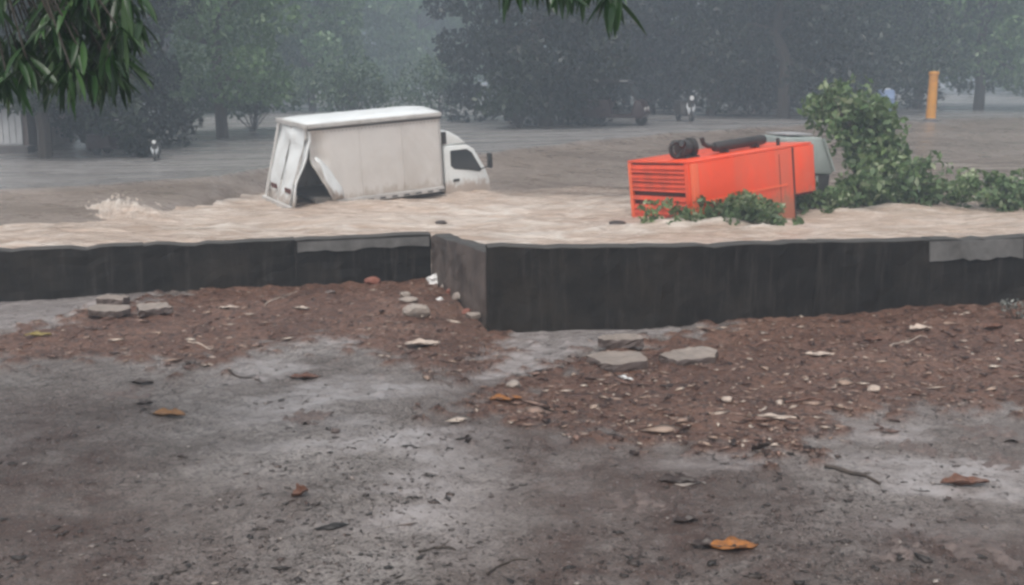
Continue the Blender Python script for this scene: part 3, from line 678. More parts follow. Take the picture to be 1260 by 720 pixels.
def make_tree(name, loc, h, crown_r, trunk_r, label, mat, seed, group='trees along the far bank', clumps=26, per=240, size=.36, low=.32, lean=0):
    rnd = random.Random(seed); t = empty(name, loc); tag(t, label, 'tree', group)
    top = Vector((lean, rnd.uniform(-.3, .3), h * .62)); mb = MB()
    tr = branch_mesh(mb, (0, 0, -.25), top, trunk_r, trunk_r * .4, 7, .12, rnd)
    cs, rs = [], []
    for k in range(clumps):
        z = h * (low + (1 - low) * ((k + .5) / clumps)); f = (z / h - low) / (1 - low)
        rr = crown_r * (math.sin(math.pi * min(1, .22 + .73 * f)) ** .7) * rnd.uniform(.35, 1.0); a = k * 2.4 + rnd.uniform(-.5, .5)
        c = Vector((lean * f + rr * math.cos(a), rr * math.sin(a), z + rnd.uniform(-.4, .4))); cs.append(c); rs.append(crown_r * rnd.uniform(.24, .44))
        if k % 3 == 0:
            p = tr[min(len(tr) - 1, 2 + int(f * 5))]; branch_mesh(mb, p, c, trunk_r * .36, trunk_r * .09, 4, .18, rnd)
    mb.build('trunk', M['bark'], t, True)
    P, Fq = leaf_cloud(cs, rs, per, size, seed)
    link('crown', mesh_np('crown', P, Fq), mat, t)
    return t
def bank_at(px, y): x = (px - 630) / F * (y / math.cos(PITCH)) * 1.0; r_ = ray(px, 120); x = r_[0] / r_[1] * y; return (x, y, far_z(x, y))
A_, B_ = M['leafA'], M['leafB']
T = [  # pixel column, distance, height, crown radius, trunk, material, lowest crown fraction, label
 (50, 33, 9.5, 2.8, .22, B_, .16, 'dark tree in front of the shuttered house on the far road'),
 (128, 38, 9, 3.0, .2, B_, .06, 'dark low-branching tree behind the small three-wheeler beside the house'),
 (272, 44, 12, 3.5, .26, A_, .14, 'grey-green tree with thick trunk standing just behind the truck'),
 (205, 66, 15, 4.2, .28, A_, .08, 'tall pale green tree between the house and the truck'),
 (385, 72, 15, 3.8, .26, A_, .08, 'pale green tree whose crown rises above the truck roof'),
 (325, 76, 16, 5.0, .3, A_, .08, 'hazy tall tree further back over the truck'),
 (250, 84, 16, 5.2, .3, A_, .08, 'hazy tree behind the thick-trunked tree left of the truck'),
 (445, 98, 16, 4.8, .3, A_, .08, 'faint hazy tree above the front of the truck box'),
 (510, 112, 17, 5.2, .3, A_, .08, 'faint hazy tree beyond the truck cab'),
 (575, 118, 17, 5.2, .3, A_, .08, 'faintest tree, nearly lost in the rain haze, right of the truck cab'),
 (672, 47, 13, 3.7, .34, B_, .03, 'dark dense tree reaching the ground left of the maroon three-wheeler'),
 (632, 54, 13, 3.8, .3, B_, .04, 'dark tree behind the dense tree that reaches the ground'),
 (722, 66, 15, 4.2, .3, B_, .05, 'dark tree rising directly behind the maroon three-wheeler'),
 (800, 62, 14, 4.2, .32, B_, .08, 'dark tree between the maroon three-wheeler and the white scooter'),
 (770, 78, 16, 5.2, .32, B_, .06, 'hazy dark tree filling the gap over the maroon three-wheeler'),
 (875, 60, 14, 4.6, .32, B_, .08, 'dark spreading tree above the white scooter'),
 (930, 72, 16, 5.2, .32, B_, .06, 'hazy dark tree behind the white scooter and the muffler'),
 (965, 55, 14, 4.4, .34, B_, .08, 'dark tree above the orange generator muffler end'),
 (1040, 62, 15, 4.8, .34, B_, .08, 'dark tree behind the blue drum'),
 (1085, 78, 16, 5.4, .34, B_, .06, 'hazy dark tree between the drum and the ochre post'),
 (1130, 72, 16, 5.2, .34, A_, .14, 'grey-green tree rising over the ochre post'),
 (1205, 69, 16, 5.4, .34, A_, .13, 'grey-green tree next past the ochre post, away from the drum'),
 (1270, 74, 16, 5.6, .34, A_, .13, 'grey-green tree second past the ochre post, away from the drum'),
]
for i, (px, y, h, cr, trr, mt, low, lab) in enumerate(T):
    if mt is A_ and (i % 2 or px < 600): mt = M['leafA2']  # left-hand trees: mist painted in as paler leaf colour; odd ones just vary
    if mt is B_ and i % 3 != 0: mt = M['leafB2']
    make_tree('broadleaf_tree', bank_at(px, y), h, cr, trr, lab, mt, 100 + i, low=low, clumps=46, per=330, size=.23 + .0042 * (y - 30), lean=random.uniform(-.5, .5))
def make_shrub(loc, h, r_, label, mat, seed):
    rnd = random.Random(seed); t = empty('shrub', loc); tag(t, label, 'shrub', 'shrubs on the far bank'); mb = MB(); cs, rs = [], []
    for k in range(12):
        a = k * 2.4; rr = r_ * rnd.uniform(.1, .8); c = Vector((rr * math.cos(a), rr * math.sin(a) * .7, h * rnd.uniform(.3, .85))); cs.append(c); rs.append(r_ * rnd.uniform(.3, .5)); branch_mesh(mb, (0, 0, -.1), c, .035, .01, 3, .2, rnd)
    mb.build('stem', M['bark'], t); P, Fq = leaf_cloud(cs, rs, 190, .26, seed); link('foliage', mesh_np('foliage', P, Fq), mat, t)
for i, (px, y, h, r_, lab, mt) in enumerate([
    (105, 36, 2.3, 1.5, 'dark shrub at the foot of the tree beside the house', B_), (168, 33.2, .8, .6, 'dark shrub in front of the small three-wheeler', M['leafB2']),
    (225, 48, 2.8, 2.1, 'dull green shrub in the gap between the small scooter and truck', A_), (310, 50, 3.0, 2.3, 'dull green shrub hidden partly by the rear of the truck', A_),
    (430, 55, 3.2, 2.8, 'hazy shrub above the truck roof', A_), (540, 60, 3.4, 3.0, 'hazy shrub beside the truck cab', A_), (640, 46, 3.0, 1.9, 'dark shrub at the road edge right of the truck cab', B_),
    (690, 50, 2.8, 1.6, 'dark shrub touching the maroon three-wheeler', B_), (800, 72, 3, 2.6, 'shrub between three-wheeler and white scooter', B_), (905, 70, 3, 2.8, 'shrub right of the white scooter', B_),
    (985, 66, 3.2, 2.8, 'shrub over the top of the generator', B_), (1055, 72, 3.0, 2.6, 'shrub behind the blue drum', B_)]):
    make_shrub(bank_at(px, y), h, r_, lab, mt, 300 + i)
# far wood closing the view: one mass, too distant to tell trees apart
r = np.random.default_rng(5); cs, rs = [], []
for k in range(520):
    a = r.uniform(-.62, .62); d = r.uniform(118, 165); x, y = d * math.sin(a), d * math.cos(a); cs.append((x, y, far_z(x, y) + r.uniform(0, 17))); rs.append(r.uniform(2.2, 4.2))
P, Fq = leaf_cloud(cs, rs, 85, .95, 6)
tag(link('far_wood', mesh_np('far_wood', P, Fq), A_), 'far wood fading into the rain haze behind the bank trees', 'wood', kind='stuff')

# ------------------------------------------------------------------ things on the far bank
hp = on_bank(-30, 207)
hy = 36.0
hz = far_z(atd(-40, 150, hy).x, hy)
house = empty('house', (atd(33, 150, hy).x, hy, hz)); house.rotation_euler = (0, 0, R(8))
tag(house, 'small dull reddish house with a white shuttered window behind the far road', 'house')
mb = MB(); mb.box(-7, 0, 0, 6, -.2, 2.65); mb.build('wall', M['house'], house)
wz0, wz1 = atd(10, 176, hy).z - hz, atd(10, 136, hy).z - hz
mb = MB(); mb.box(-1.05, -.16, -.05, .0, wz0 - .06, wz1 + .06).box(-2.6, -1.12, -.05, .0, wz0 - .06, wz1 + .06); wf = mb.build('window_frame', M['shutter'], house)
for k in range(12):
    x_ = -2.5 + k * .2; mb = MB(); mb.box(x_, x_ + .15, -.085, -.051, wz0, wz1); mb.build('shutter_slat', M['shutter'], wf)
mb = MB(); mb.prism([(-.7, 2.62), (-.7, 2.70), (3, 3.5), (6.6, 2.70), (6.6, 2.62), (3, 3.38)], 'x', -7.5, .35); rf_ = mb.build('roof', M['roofsheet'], house)
mb = MB(); mb.box(-3.2, -.05, -.42, -.002, wz1 + .12, wz1 + .2); mb.build('window_canopy', M['roofsheet'], house)
mb = MB(); mb.box(-7.2, .2, -.9, -.003, -.3, .22); mb.build('plinth', M['paleWall'], house)

def three_wheeler(loc, yaw, label):
    t = empty('three_wheeler', loc, (0, 0, R(yaw))); tag(t, label, 'three-wheeler', 'three-wheelers parked on the far road')
    mb = MB(); mb.prism([(-1.25, .30), (-1.30, .95), (-.2, .95), (-.1, .42), (.62, .42), (.78, .98), (1.02, .90), (1.16, .45), (1.05, .30)], 'y', -.62, .62, .05); mb.build('body', M['maroon'], t, True)
    mb = MB(); mb.prism([(-1.28, .97), (-1.22, 1.62), (-1.0, 1.74), (.35, 1.72), (.52, 1.60), (.44, 1.55), (-.95, 1.60), (-1.08, 1.5), (-1.12, .97)], 'y', -.62, .62, .02); mb.build('hood', M['black'], t, True)
    for y_ in (-.58, .58):
        mb = MB(); mb.tube([(.80, y_, .95), (.50, y_, 1.60)], .025, 6); mb.build('pillar', M['steel_dark'], t)
    mb = MB(); mb.prism([(.80, .99), (.52, 1.55), (.535, 1.557), (.815, .997)], 'y', -.55, .55); mb.build('windscreen', M['glass'], t)
    mb = MB(); mb.box(-.95, -.35, -.52, .52, .953, 1.08, .04); mb.build('seat', M['black'], t)
    for c_ in ((-.85, -.55, .22), (-.85, .55, .22), (.92, 0, .22)):
        a, b2 = MB(), MB(); wheel(a, b2, c_, .23, .11); o = a.build('wheel', M['black'], t, True); b2.build('rim', M['box_trim'], o, True)
    for y_ in (-.3, .3):
        mb = MB(); mb.lathe([(0, .08), (.03, .09), (.05, .03)], (1.10, y_, .62), 'x', 12); mb.build('headlight', M['box_trim'], t)
    mb = MB(); mb.box(.2, .5, -.64, -.62, 1.64, 1.67, .005); mb.build('roof_glint', M['plastic'], t)  # white strip added as a painted highlight on the roof edge
    return t
p = Vector(bank_at(760, 47)); tw = three_wheeler(p, -18, 'dark maroon three-wheeler parked right of the dark dense tree on the far road'); tw.scale = (1.12,) * 3
p = Vector(bank_at(142, 34.6)); p2 = copy_tree(tw); p2.location = p; p2.rotation_euler = (0, 0, R(-8)); p2.scale = (.66,) * 3
p2['label'] = 'small dark maroon three-wheeler parked under the trees left of the truck'
def scooter(loc, yaw, label, s_=1):
    t = empty('scooter', loc, (0, 0, R(yaw))); t.scale = (s_,) * 3; tag(t, label, 'scooter', 'scooters on the far road')
    mb = MB(); mb.prism([(-.85, .45), (-.80, .78), (-.1, .74), (.0, .34), (.42, .32), (.56, .95), (.66, .95), (.60, .26), (-.1, .24), (-.5, .30)], 'y', -.16, .16, .03); mb.build('body', M['chassis'], t, True)
    mb = MB(); mb.prism([(-.82, .785), (-.78, .87), (-.15, .84), (-.08, .75)], 'y', -.14, .14, .02); mb.build('seat', M['black'], t, True)
    for x_ in (-.62, .70):
        a, b2 = MB(), MB(); wheel(a, b2, (x_, 0, .23), .23, .09); o = a.build('wheel', M['black'], t, True); b2.build('rim', M['box_trim'], o, True)
    mb = MB(); mb.tube([(.56, -.34, 1.06), (.58, 0, 1.02), (.56, .34, 1.06)], .018, 6); mb.build('handlebar', M['steel_dark'], t)
    mb = MB(); mb.tube([(.60, 0, 1.02), (.72, 0, .25)], .03, 8); mb.build('fork', M['steel_dark'], t)
    mb = MB(); mb.lathe([(0, .06), (.05, .10), (.07, .09)], (.63, 0, .98), 'x', 14); mb.build('headlight', M['plastic'], t, True)
    mb = MB(); mb.prism([(-.10, .30), (-.20, .62), (-.13, .90), (.13, .90), (.20, .62), (.10, .30)], 'x', .57, .63, .02); mb.build('front_shield', M['scooter_white'], t, True)
    return t
scooter(bank_at(843, 51), -75, 'white-fronted scooter facing the flood below the dark spreading tree', 1.1)
scooter(on_bank(193, 197), -80, 'small white scooter parked left of the truck', .55)
p = Vector(bank_at(1147, 52)); po = empty('painted_post', p); tag(po, 'ochre yellow painted post standing alone on the far bank', 'post')
hgt = atd(1150, 88, p.y).z - p.z
mb = MB(); mb.lathe([(-.3, .235), (hgt * .93, .20), (hgt * .935, .235), (hgt * .985, .235), (hgt, .19)], (0, 0, 0), 'z', 16); mb.build('shaft', M['post'], po, True)
mb = MB(); mb.lathe([(-.2, .33), (.10, .32), (.13, .26)], (0, 0, 0), 'z', 16); mb.build('footing', M['paleWall'], po, True)
p = Vector(bank_at(1090, 58)); dr = empty('water_drum', p); tag(dr, 'pale blue drum on the far bank left of the ochre post', 'drum')
mb = MB(); mb.lathe([(-.05, .40), (.0, .42), (.42, .45), (.45, .47), (.48, .45), (.9, .45), (.93, .47), (.96, .45), (1.3, .42), (1.36, .36), (1.38, .2)], (0, 0, 0), 'z', 20); mb.build('barrel', M['drum'], dr, True)
mb = MB(); mb.lathe([(1.375, .22), (1.43, .22), (1.44, .19)], (0, 0, 0), 'z', 18); mb.build('lid', M['scooter_white'], dr, True)

# ------------------------------------------------------------------ uprooted tree and floating branches
def flood_tree(name, limbs, label, cat, seed, per=60, size=.15, group=None, cr=(.22, .4), rootpt=None, r0=.07):
    rnd = random.Random(seed); base = Vector(limbs[0][0]); t = empty(name, (base.x, base.y, WATER)); tag(t, label, cat, group)
    mb = MB(); cs, rs = [], []
    for (a, b2) in limbs:
        a, b2 = Vector(a) - t.location, Vector(b2) - t.location; pts = branch_mesh(mb, a, b2, r0, r0 * .3, 6, .2, rnd)
        for q_ in pts[1:]:
            for k in range(3):
                c = q_ + Vector((rnd.gauss(0, .22), rnd.gauss(0, .18), rnd.gauss(.05, .16))); c.z = max(c.z, .06); cs.append(c); rs.append(rnd.uniform(*cr)); branch_mesh(mb, q_, c, r0 * .2, r0 * .08, 2, .2, rnd)
    mb.build('branch', M['bark'], t, True); P, Fq = leaf_cloud(cs, rs, per, size, seed, .1, .5, .8); o = link('foliage', mesh_np('foliage', P, Fq), M['leafD'], t); o['kind'] = 'stuff'
    return t
def wpt(px, py, y): return tuple(atd(px, py, y))
W0 = at(1095, 252, WATER)
flood_tree('uprooted_tree', [(W0, wpt(1016, 122, 24.6)), (W0, wpt(1040, 118, 24.0)), (W0, wpt(1062, 135, 23.6)), (W0, wpt(1072, 190, 23.4)), (W0, wpt(1105, 195, 23.8)), (W0, wpt(1085, 165, 24.0)), (W0, wpt(1060, 235, 22.9)), (W0, wpt(1180, 236, 23.4)), (W0, wpt(1125, 225, 23.4)), (wpt(1055, 160, 24.0), wpt(1008, 124, 24.2)), (wpt(1070, 200, 23.6), wpt(1035, 140, 23.5)), (W0, wpt(1118, 212, 24.2)), (W0, wpt(1075, 205, 23.1)), (wpt(1085, 215, 23.6), wpt(1075, 140, 24.1)), (W0, wpt(1050, 236, 22.6))], 'uprooted green leafy tree caught beside the orange generator, its top standing up', 'tree', 41, per=30, size=.19, cr=(.18, .42), r0=.075)
W1 = at(1255, 250, WATER)
flood_tree('floating_branch', [(W1, wpt(1170, 240, 23.3)), (W1, wpt(1215, 225, 23.6)), (W1, wpt(1290, 228, 23.8)), (W1, wpt(1235, 246, 22.9))], 'leafy branch floating low in the water downstream of the uprooted tree', 'branch', 42, per=42, size=.15, group='branches afloat in the flood', cr=(.14, .26), r0=.04)
W2 = at(885, 276, WATER)
flood_tree('floating_branch', [(W2, wpt(808, 272, 20.0)), (W2, wpt(850, 272, 19.8)), (W2, wpt(930, 262, 20.2)), (W2, wpt(962, 270, 20.4)), (W2, wpt(925, 250, 20.4))], 'leafy branch afloat right in front of the orange generator', 'branch', 43, per=34, size=.13, group='branches afloat in the flood', cr=(.10, .22), r0=.03)
W3 = at(1005, 262, WATER)
flood_tree('floating_branch', [(W3, wpt(985, 240, 22.6)), (W3, wpt(1040, 256, 22.6)), (W3, wpt(995, 230, 22.9))], 'pale-leaved branch wedged at the far end of the orange generator', 'branch', 44, per=30, size=.14, group='branches afloat in the flood', cr=(.10, .22), r0=.03)
for (px, py, L_, lab) in ((760, 279, .16, 'dark lump drifting in the water left of the orange generator'), (543, 277, .10, 'dark scrap drifting behind the corner of the parapet wall')):
    p = at(px, py, WATER); mb = MB(); bmesh.ops.create_icosphere(mb.bm, subdivisions=2, radius=L_)
    for v_ in mb.bm.verts: v_.co = Vector((v_.co.x * 1.1, v_.co.y * .7, v_.co.z * .45)) * random.uniform(.8, 1.15)
    o = mb.build('drift_debris', M['leaf_dark'], None, True); o.location = (p.x, p.y, WATER + .05); tag(o, lab, 'debris', 'lumps drifting in the flood')

# ------------------------------------------------------------------ overhanging tree near the camera
def droop_leaf_mesh(seed):
    rnd = random.Random(seed); n_ = 6; V = []; Fc = []; cur = rnd.uniform(.15, .5)
    for i in range(n_ + 1):
        t = i / n_; wd = .085 * math.sin(math.pi * min(1, t * .96 + .02)) ** .8 * (1 - .3 * t) + .002; x = math.sin(t * cur) / cur; z = -(1 - math.cos(t * cur)) / cur
        V += [(x, -wd, z + .35 * wd), (x, 0, z), (x, wd, z + .35 * wd)]
    for i in range(n_):
        for k in (0, 1): a = i * 3 + k; Fc.append((a, a + 1, a + 4, a + 3))
    me = mesh_np('leaf', V, Fc, True); me.materials.append(M['leafC']); return me
LM = [droop_leaf_mesh(k) for k in range(5)]
near = empty('overhanging_tree', (-5.6, 5.2, -.02)); tag(near, 'dark green tree whose drooping long-leaved twigs hang into view overhead', 'tree')
NL = near.location
mb = MB(); branch_mesh(mb, (0, 0, -.1), (.5, .3, 4.6), .30, .20, 7, .06)
rl = random.Random(11)
limbs = []
for tip in ((2.3, 1.3, 4.3), (3.0, 2.4, 4.6), (6.6, 1.6, 4.5), (1.2, 2.6, 4.8)):
    limbs.append(branch_mesh(mb, (.5, .3, 4.4), tip, .13, .035, 8, .06, rl))
whorls = []
def hang(px, py, y): whorls.append(Vector(atd(px, py, y)))
for k in range(62): hang(rl.uniform(-60, 150), -25 + 112 * rl.random() ** .8 * 1.0, rl.uniform(6.3, 7.6))
for k in range(16): hang(rl.uniform(95, 165), rl.uniform(-20, 60), rl.uniform(6.4, 7.3))
for px, py in ((628, -36), (652, -40), (690, -28), (703, -38), (718, -30), (736, -40), (752, -12), (672, -44), (640, -46), (724, -46)): hang(px, py, rl.uniform(6.2, 6.9))
for k in range(60): whorls.append(Vector((NL.x + rl.uniform(.5, 6.5), NL.y + rl.uniform(.2, 2.6), rl.uniform(3.75, 5.6))))
for wv in whorls:
    c = wv - NL; best = min((q_ for lm in limbs for q_ in lm), key=lambda q_: (q_ - c).length - .3 * (q_.z > c.z)); branch_mesh(mb, best, c, .014, .005, 4, .10, rl)
mb.build('trunk', M['bark'], near, True)
crown_anchor = []
V_all, F_all = [], []; nobj = 0
base_np = [np.array([v_.co[:] for v_ in m_.vertices]) for m_ in LM]; base_f = np.array([p_.vertices[:] for p_ in LM[0].polygons])
crown = None; off_ = 0; leaf_objs = []
for wi, wv in enumerate(whorls):
    for k in range(rl.randint(9, 14)):
        a = rl.uniform(0, 6.283); tilt = rl.uniform(.45, 1.45); L_ = rl.uniform(.17, .30)
        mt = Matrix.Translation(wv - NL + Vector((rl.gauss(0, .02), rl.gauss(0, .02), rl.gauss(0, .025)))) @ Matrix.Rotation(a, 4, 'Z') @ Matrix.Rotation(tilt, 4, 'Y') @ Matrix.Rotation(rl.uniform(-.6, .6), 4, 'X') @ Matrix.Scale(L_, 4)
        j = rl.randrange(5)
        in_front = wi < 88 and k < 3 and nobj < 270
        if in_front: leaf_objs.append((j, mt)); nobj += 1
        else:
            q_ = base_np[j] @ np.array(mt.to_3x3()).T + np.array(mt.translation); V_all.append(q_); F_all.append(base_f + off_); off_ += len(q_)
crown = link('crown', mesh_np('crown', np.concatenate(V_all), np.concatenate(F_all), True), M['leafC'], near); crown['kind'] = 'stuff'
for j, mt in leaf_objs:
    o = bpy.data.objects.new('leaf', LM[j]); COL.objects.link(o); o.parent = crown; o.matrix_local = mt

# ------------------------------------------------------------------ litter in the yard
def rock_mesh(name, sx, sy, sz, seed, sub=3, jag=.22, flat=False):
    rnd = random.Random(seed); bm = bmesh.new(); bmesh.ops.create_icosphere(bm, subdivisions=sub, radius=1)
    dirs = [(Vector((rnd.gauss(0, 1), rnd.gauss(0, 1), rnd.gauss(0, 1))).normalized(), rnd.uniform(.62, .95)) for _ in range(11)]
    for v_ in bm.verts:
        p_ = v_.co.copy()
        for d_2, k in dirs:
            e = p_.dot(d_2) - k
            if e > 0: p_ -= d_2 * e * .92
        p_ *= 1 + rnd.uniform(-.03, .03); v_.co = Vector((p_.x * sx, p_.y * sy, p_.z * sz))
    me = bpy.data.meshes.new(name); bm.to_mesh(me); bm.free(); return me
def px_w(px, py, wpx): p = at(px, py, 0); return p, wpx * p.length_squared ** .5 * 0 + wpx * math.hypot(p.x, p.y, CAM_H) / F
def place(o, p, dz=0): o.location = (p.x, p.y, ground_z(p.x, p.y) + dz)
def slab(px, py, wpx, dep, th, tilt, yaw, label, seed):
    p, wd = px_w(px, py, wpx); rnd = random.Random(seed); n_ = 11; pts = []
    for k in range(n_):
        a = 2 * math.pi * k / n_; e = rnd.uniform(.72, 1.12); ca, sa = math.cos(a), math.sin(a)
        pts.append((wd / 2 * e * math.copysign(abs(ca) ** .7, ca), dep / 2 * e * math.copysign(abs(sa) ** .7, sa)))
    mb = MB(); mb.prism(pts, 'z', 0, th); bmesh.ops.triangulate(mb.bm, faces=[f for f in mb.bm.faces if len(f.verts) > 4]); bmesh.ops.subdivide_edges(mb.bm, edges=mb.bm.edges[:], cuts=2, use_grid_fill=True)
    for v_ in mb.bm.verts: v_.co += Vector((rnd.uniform(-.007, .007), rnd.uniform(-.007, .007), rnd.uniform(-.006, .006)))
    o = mb.build('broken_slab', [M['slab'], M['mud']])
    for p_ in o.data.polygons: p_.material_index = 0 if p_.normal.z > .45 else 1
    place(o, p, .004 + abs(math.sin(R(tilt))) * dep * .32); o.rotation_euler = (R(tilt), R(rnd.uniform(-2, 2)), R(yaw)); tag(o, label, 'slab', 'broken slabs in the dirt')
slab(139, 378, 36, .24, .07, 3, -8, 'narrow broken slab nearest the wall in the group beside the puddle under the long wall', 1)
slab(134, 391, 44, .36, .065, 2, 4, 'broken slab at the puddle edge, lying against two others under the long wall', 2)
slab(188, 388, 44, .34, .06, 3, 24, 'tilted broken slab on the dirt side of the group under the long wall', 3)
slab(767, 433, 58, .26, .08, 3, -6, 'narrow broken slab nearest the wall in the group below the orange generator', 4)
slab(760, 452, 70, .42, .075, 1, 3, 'broad flat broken slab, puddle side of the group below the orange generator', 5)
slab(848, 446, 76, .38, .07, 3, 20, 'long tilted broken slab, dirt side of the group below the orange generator', 6)
def stone(px, py, wpx, asp, mat, label, seed, cat='stone', name='stone', hh=.55):
    p, wd = px_w(px, py, wpx); me = rock_mesh(name, wd / 2, wd / 2 * asp, wd / 2 * hh, seed); o = link(name, me, M[mat]); place(o, p, wd / 2 * hh * .55); o.rotation_euler = (0, 0, random.uniform(-.4, .4)); tag(o, label, cat, 'loose stones in the dirt')
stone(513, 392, 36, .8, 'stone', 'largest pale stone on the dirt near the wall step', 1)
stone(503, 375, 26, .6, 'stone', 'flat stone just behind the largest pale stone near the wall step', 2, hh=.35)
stone(499, 367, 14, .8, 'stone', 'small round stone touching the flat stone near the wall step', 3)
stone(458, 351, 22, .7, 'brick', 'red brick lump at the foot of the long wall', 4, 'brick', 'brick_lump')
stone(429, 342, 12, .8, 'pale_chip', 'pale pebble at the foot of the long wall beside the brick lump', 5)
stone(407, 362, 16, .5, 'mud', 'dark clod left of the brick lump under the long wall', 6, 'clod', 'clod', .3)
stone(632, 480, 20, .8, 'stone', 'grey stone behind the orange leaf at the dirt edge', 7)
stone(413, 533, 12, .8, 'mud', 'dark round clod alone on the bare grey concrete', 8, 'clod', 'clod', .7)
stone(541, 372, 10, .7, 'plastic', 'tiny white pebble beside the wall step', 9)
stone(895, 497, 15, .7, 'pale_chip', 'pale pebble in the red dirt right of the long tilted slab', 10)
stone(960, 496, 14, .8, 'pale_chip', 'pale pebble at the end of the reddish stick', 12)
stone(1075, 484, 18, .6, 'pale_chip', 'pale pinkish stone mid dirt below the muddy channel wall', 13)
stone(640, 432, 12, .6, 'mud', 'small dark clod in the puddle at the wall step', 14, 'clod', 'clod', .5)
stone(706, 442, 16, .6, 'mud', 'dark clod at the edge of the puddle left of the broad slab', 15, 'clod', 'clod', .5)
for i, (px, py, wpx, lab) in enumerate([(145, 487, 60, 'low dark smear of mud left of the ochre leaf'), (378, 513, 40, 'low dark smear of mud on the grey concrete left of the dark clod'), (785, 615, 70, 'low dark smear of mud below the dark folded leaf'), (1195, 681, 75, 'wide low smear of mud below the reddish brown leaf'), (1113, 682, 45, 'small low smear of mud beside the wide one'), (1130, 552, 50, 'low mud smear above the curved stick'), (1228, 564, 55, 'low mud smear right of the curved stick'), (1210, 530, 55, 'greenish grey mud smear at the edge of the dirt')]):
    p, wd = px_w(px, py, wpx); g_ = np.linspace(-1, 1, 34); GX, GY = np.meshgrid(g_, g_); nf = NoiseField(.12, .9, 30, 70 + i); rr_ = np.hypot(GX, GY)
    H_ = .020 * (1 - rr_ ** 1.2) + .010 * nf(GX, GY) - .010
    o = link('mud_smear', grid_mesh('mud_smear', GX * wd * .62, GY * wd * .62, np.maximum(H_, -.03)), M['mud']); place(o, p, .0); o.rotation_euler = (0, 0, random.uniform(-.3, .3)); tag(o, lab, 'mud', 'smears of mud on the concrete')
def dead_leaf(px, py, wpx, asp, mat, yaw, label, seed, curl=.5, tilt=0, roll=0):
    p, L_ = px_w(px, py, wpx); rnd = random.Random(seed); n_, k_ = 14, 6; V = []; Fc = []
    for i in range(n_ + 1):
        t = i / n_; wd = L_ * asp * (math.sin(math.pi * t ** .85) ** .75) * (1 + .16 * math.sin(t * 19 + seed)) + .001
        for j in range(k_ + 1):
            u = j / k_ * 2 - 1; s_ = curl * (.5 + .5 * rnd.random() * .3)
            V.append(((t - .5) * L_, wd / 2 * u * math.cos(s_ * abs(u)), .004 + wd / 2 * abs(u) ** 1.7 * math.sin(s_) * 1.2 + .05 * L_ * (2 * t - 1) ** 2 * curl + .006 * math.sin(t * 11 + u * 3 + seed)))
    for i in range(n_):
        for j in range(k_): a = i * (k_ + 1) + j; Fc.append((a, a + k_ + 1, a + k_ + 2, a + 1))
    t = empty('fallen_leaf'); place(t, p, .006); t.rotation_euler = (R(roll), R(tilt), R(yaw)); tag(t, label, 'leaf', 'fallen leaves in the yard')
    o = link('blade', mesh_np('blade', V, Fc, True), M[mat], t); md = o.modifiers.new('thick', 'SOLIDIFY'); md.thickness = .003
    mb = MB(); mb.tube([(-L_ * .5, 0, .006), (-L_ * .62, rnd.uniform(-.02, .02), .012), (-L_ * .70, rnd.uniform(-.03, .03), .004)], [.004, .003, .002], 5); mb.build('leaf_stalk', M['stick'], t)
    mb = MB(); mb.tube([(L_ * (q_ - .5), 0, .007 + .05 * L_ * (2 * q_ - 1) ** 2 * curl) for q_ in (.02, .25, .5, .75, .95)], [.004, .004, .003, .002, .001], 5); mb.build('midrib', M['stick'], t)
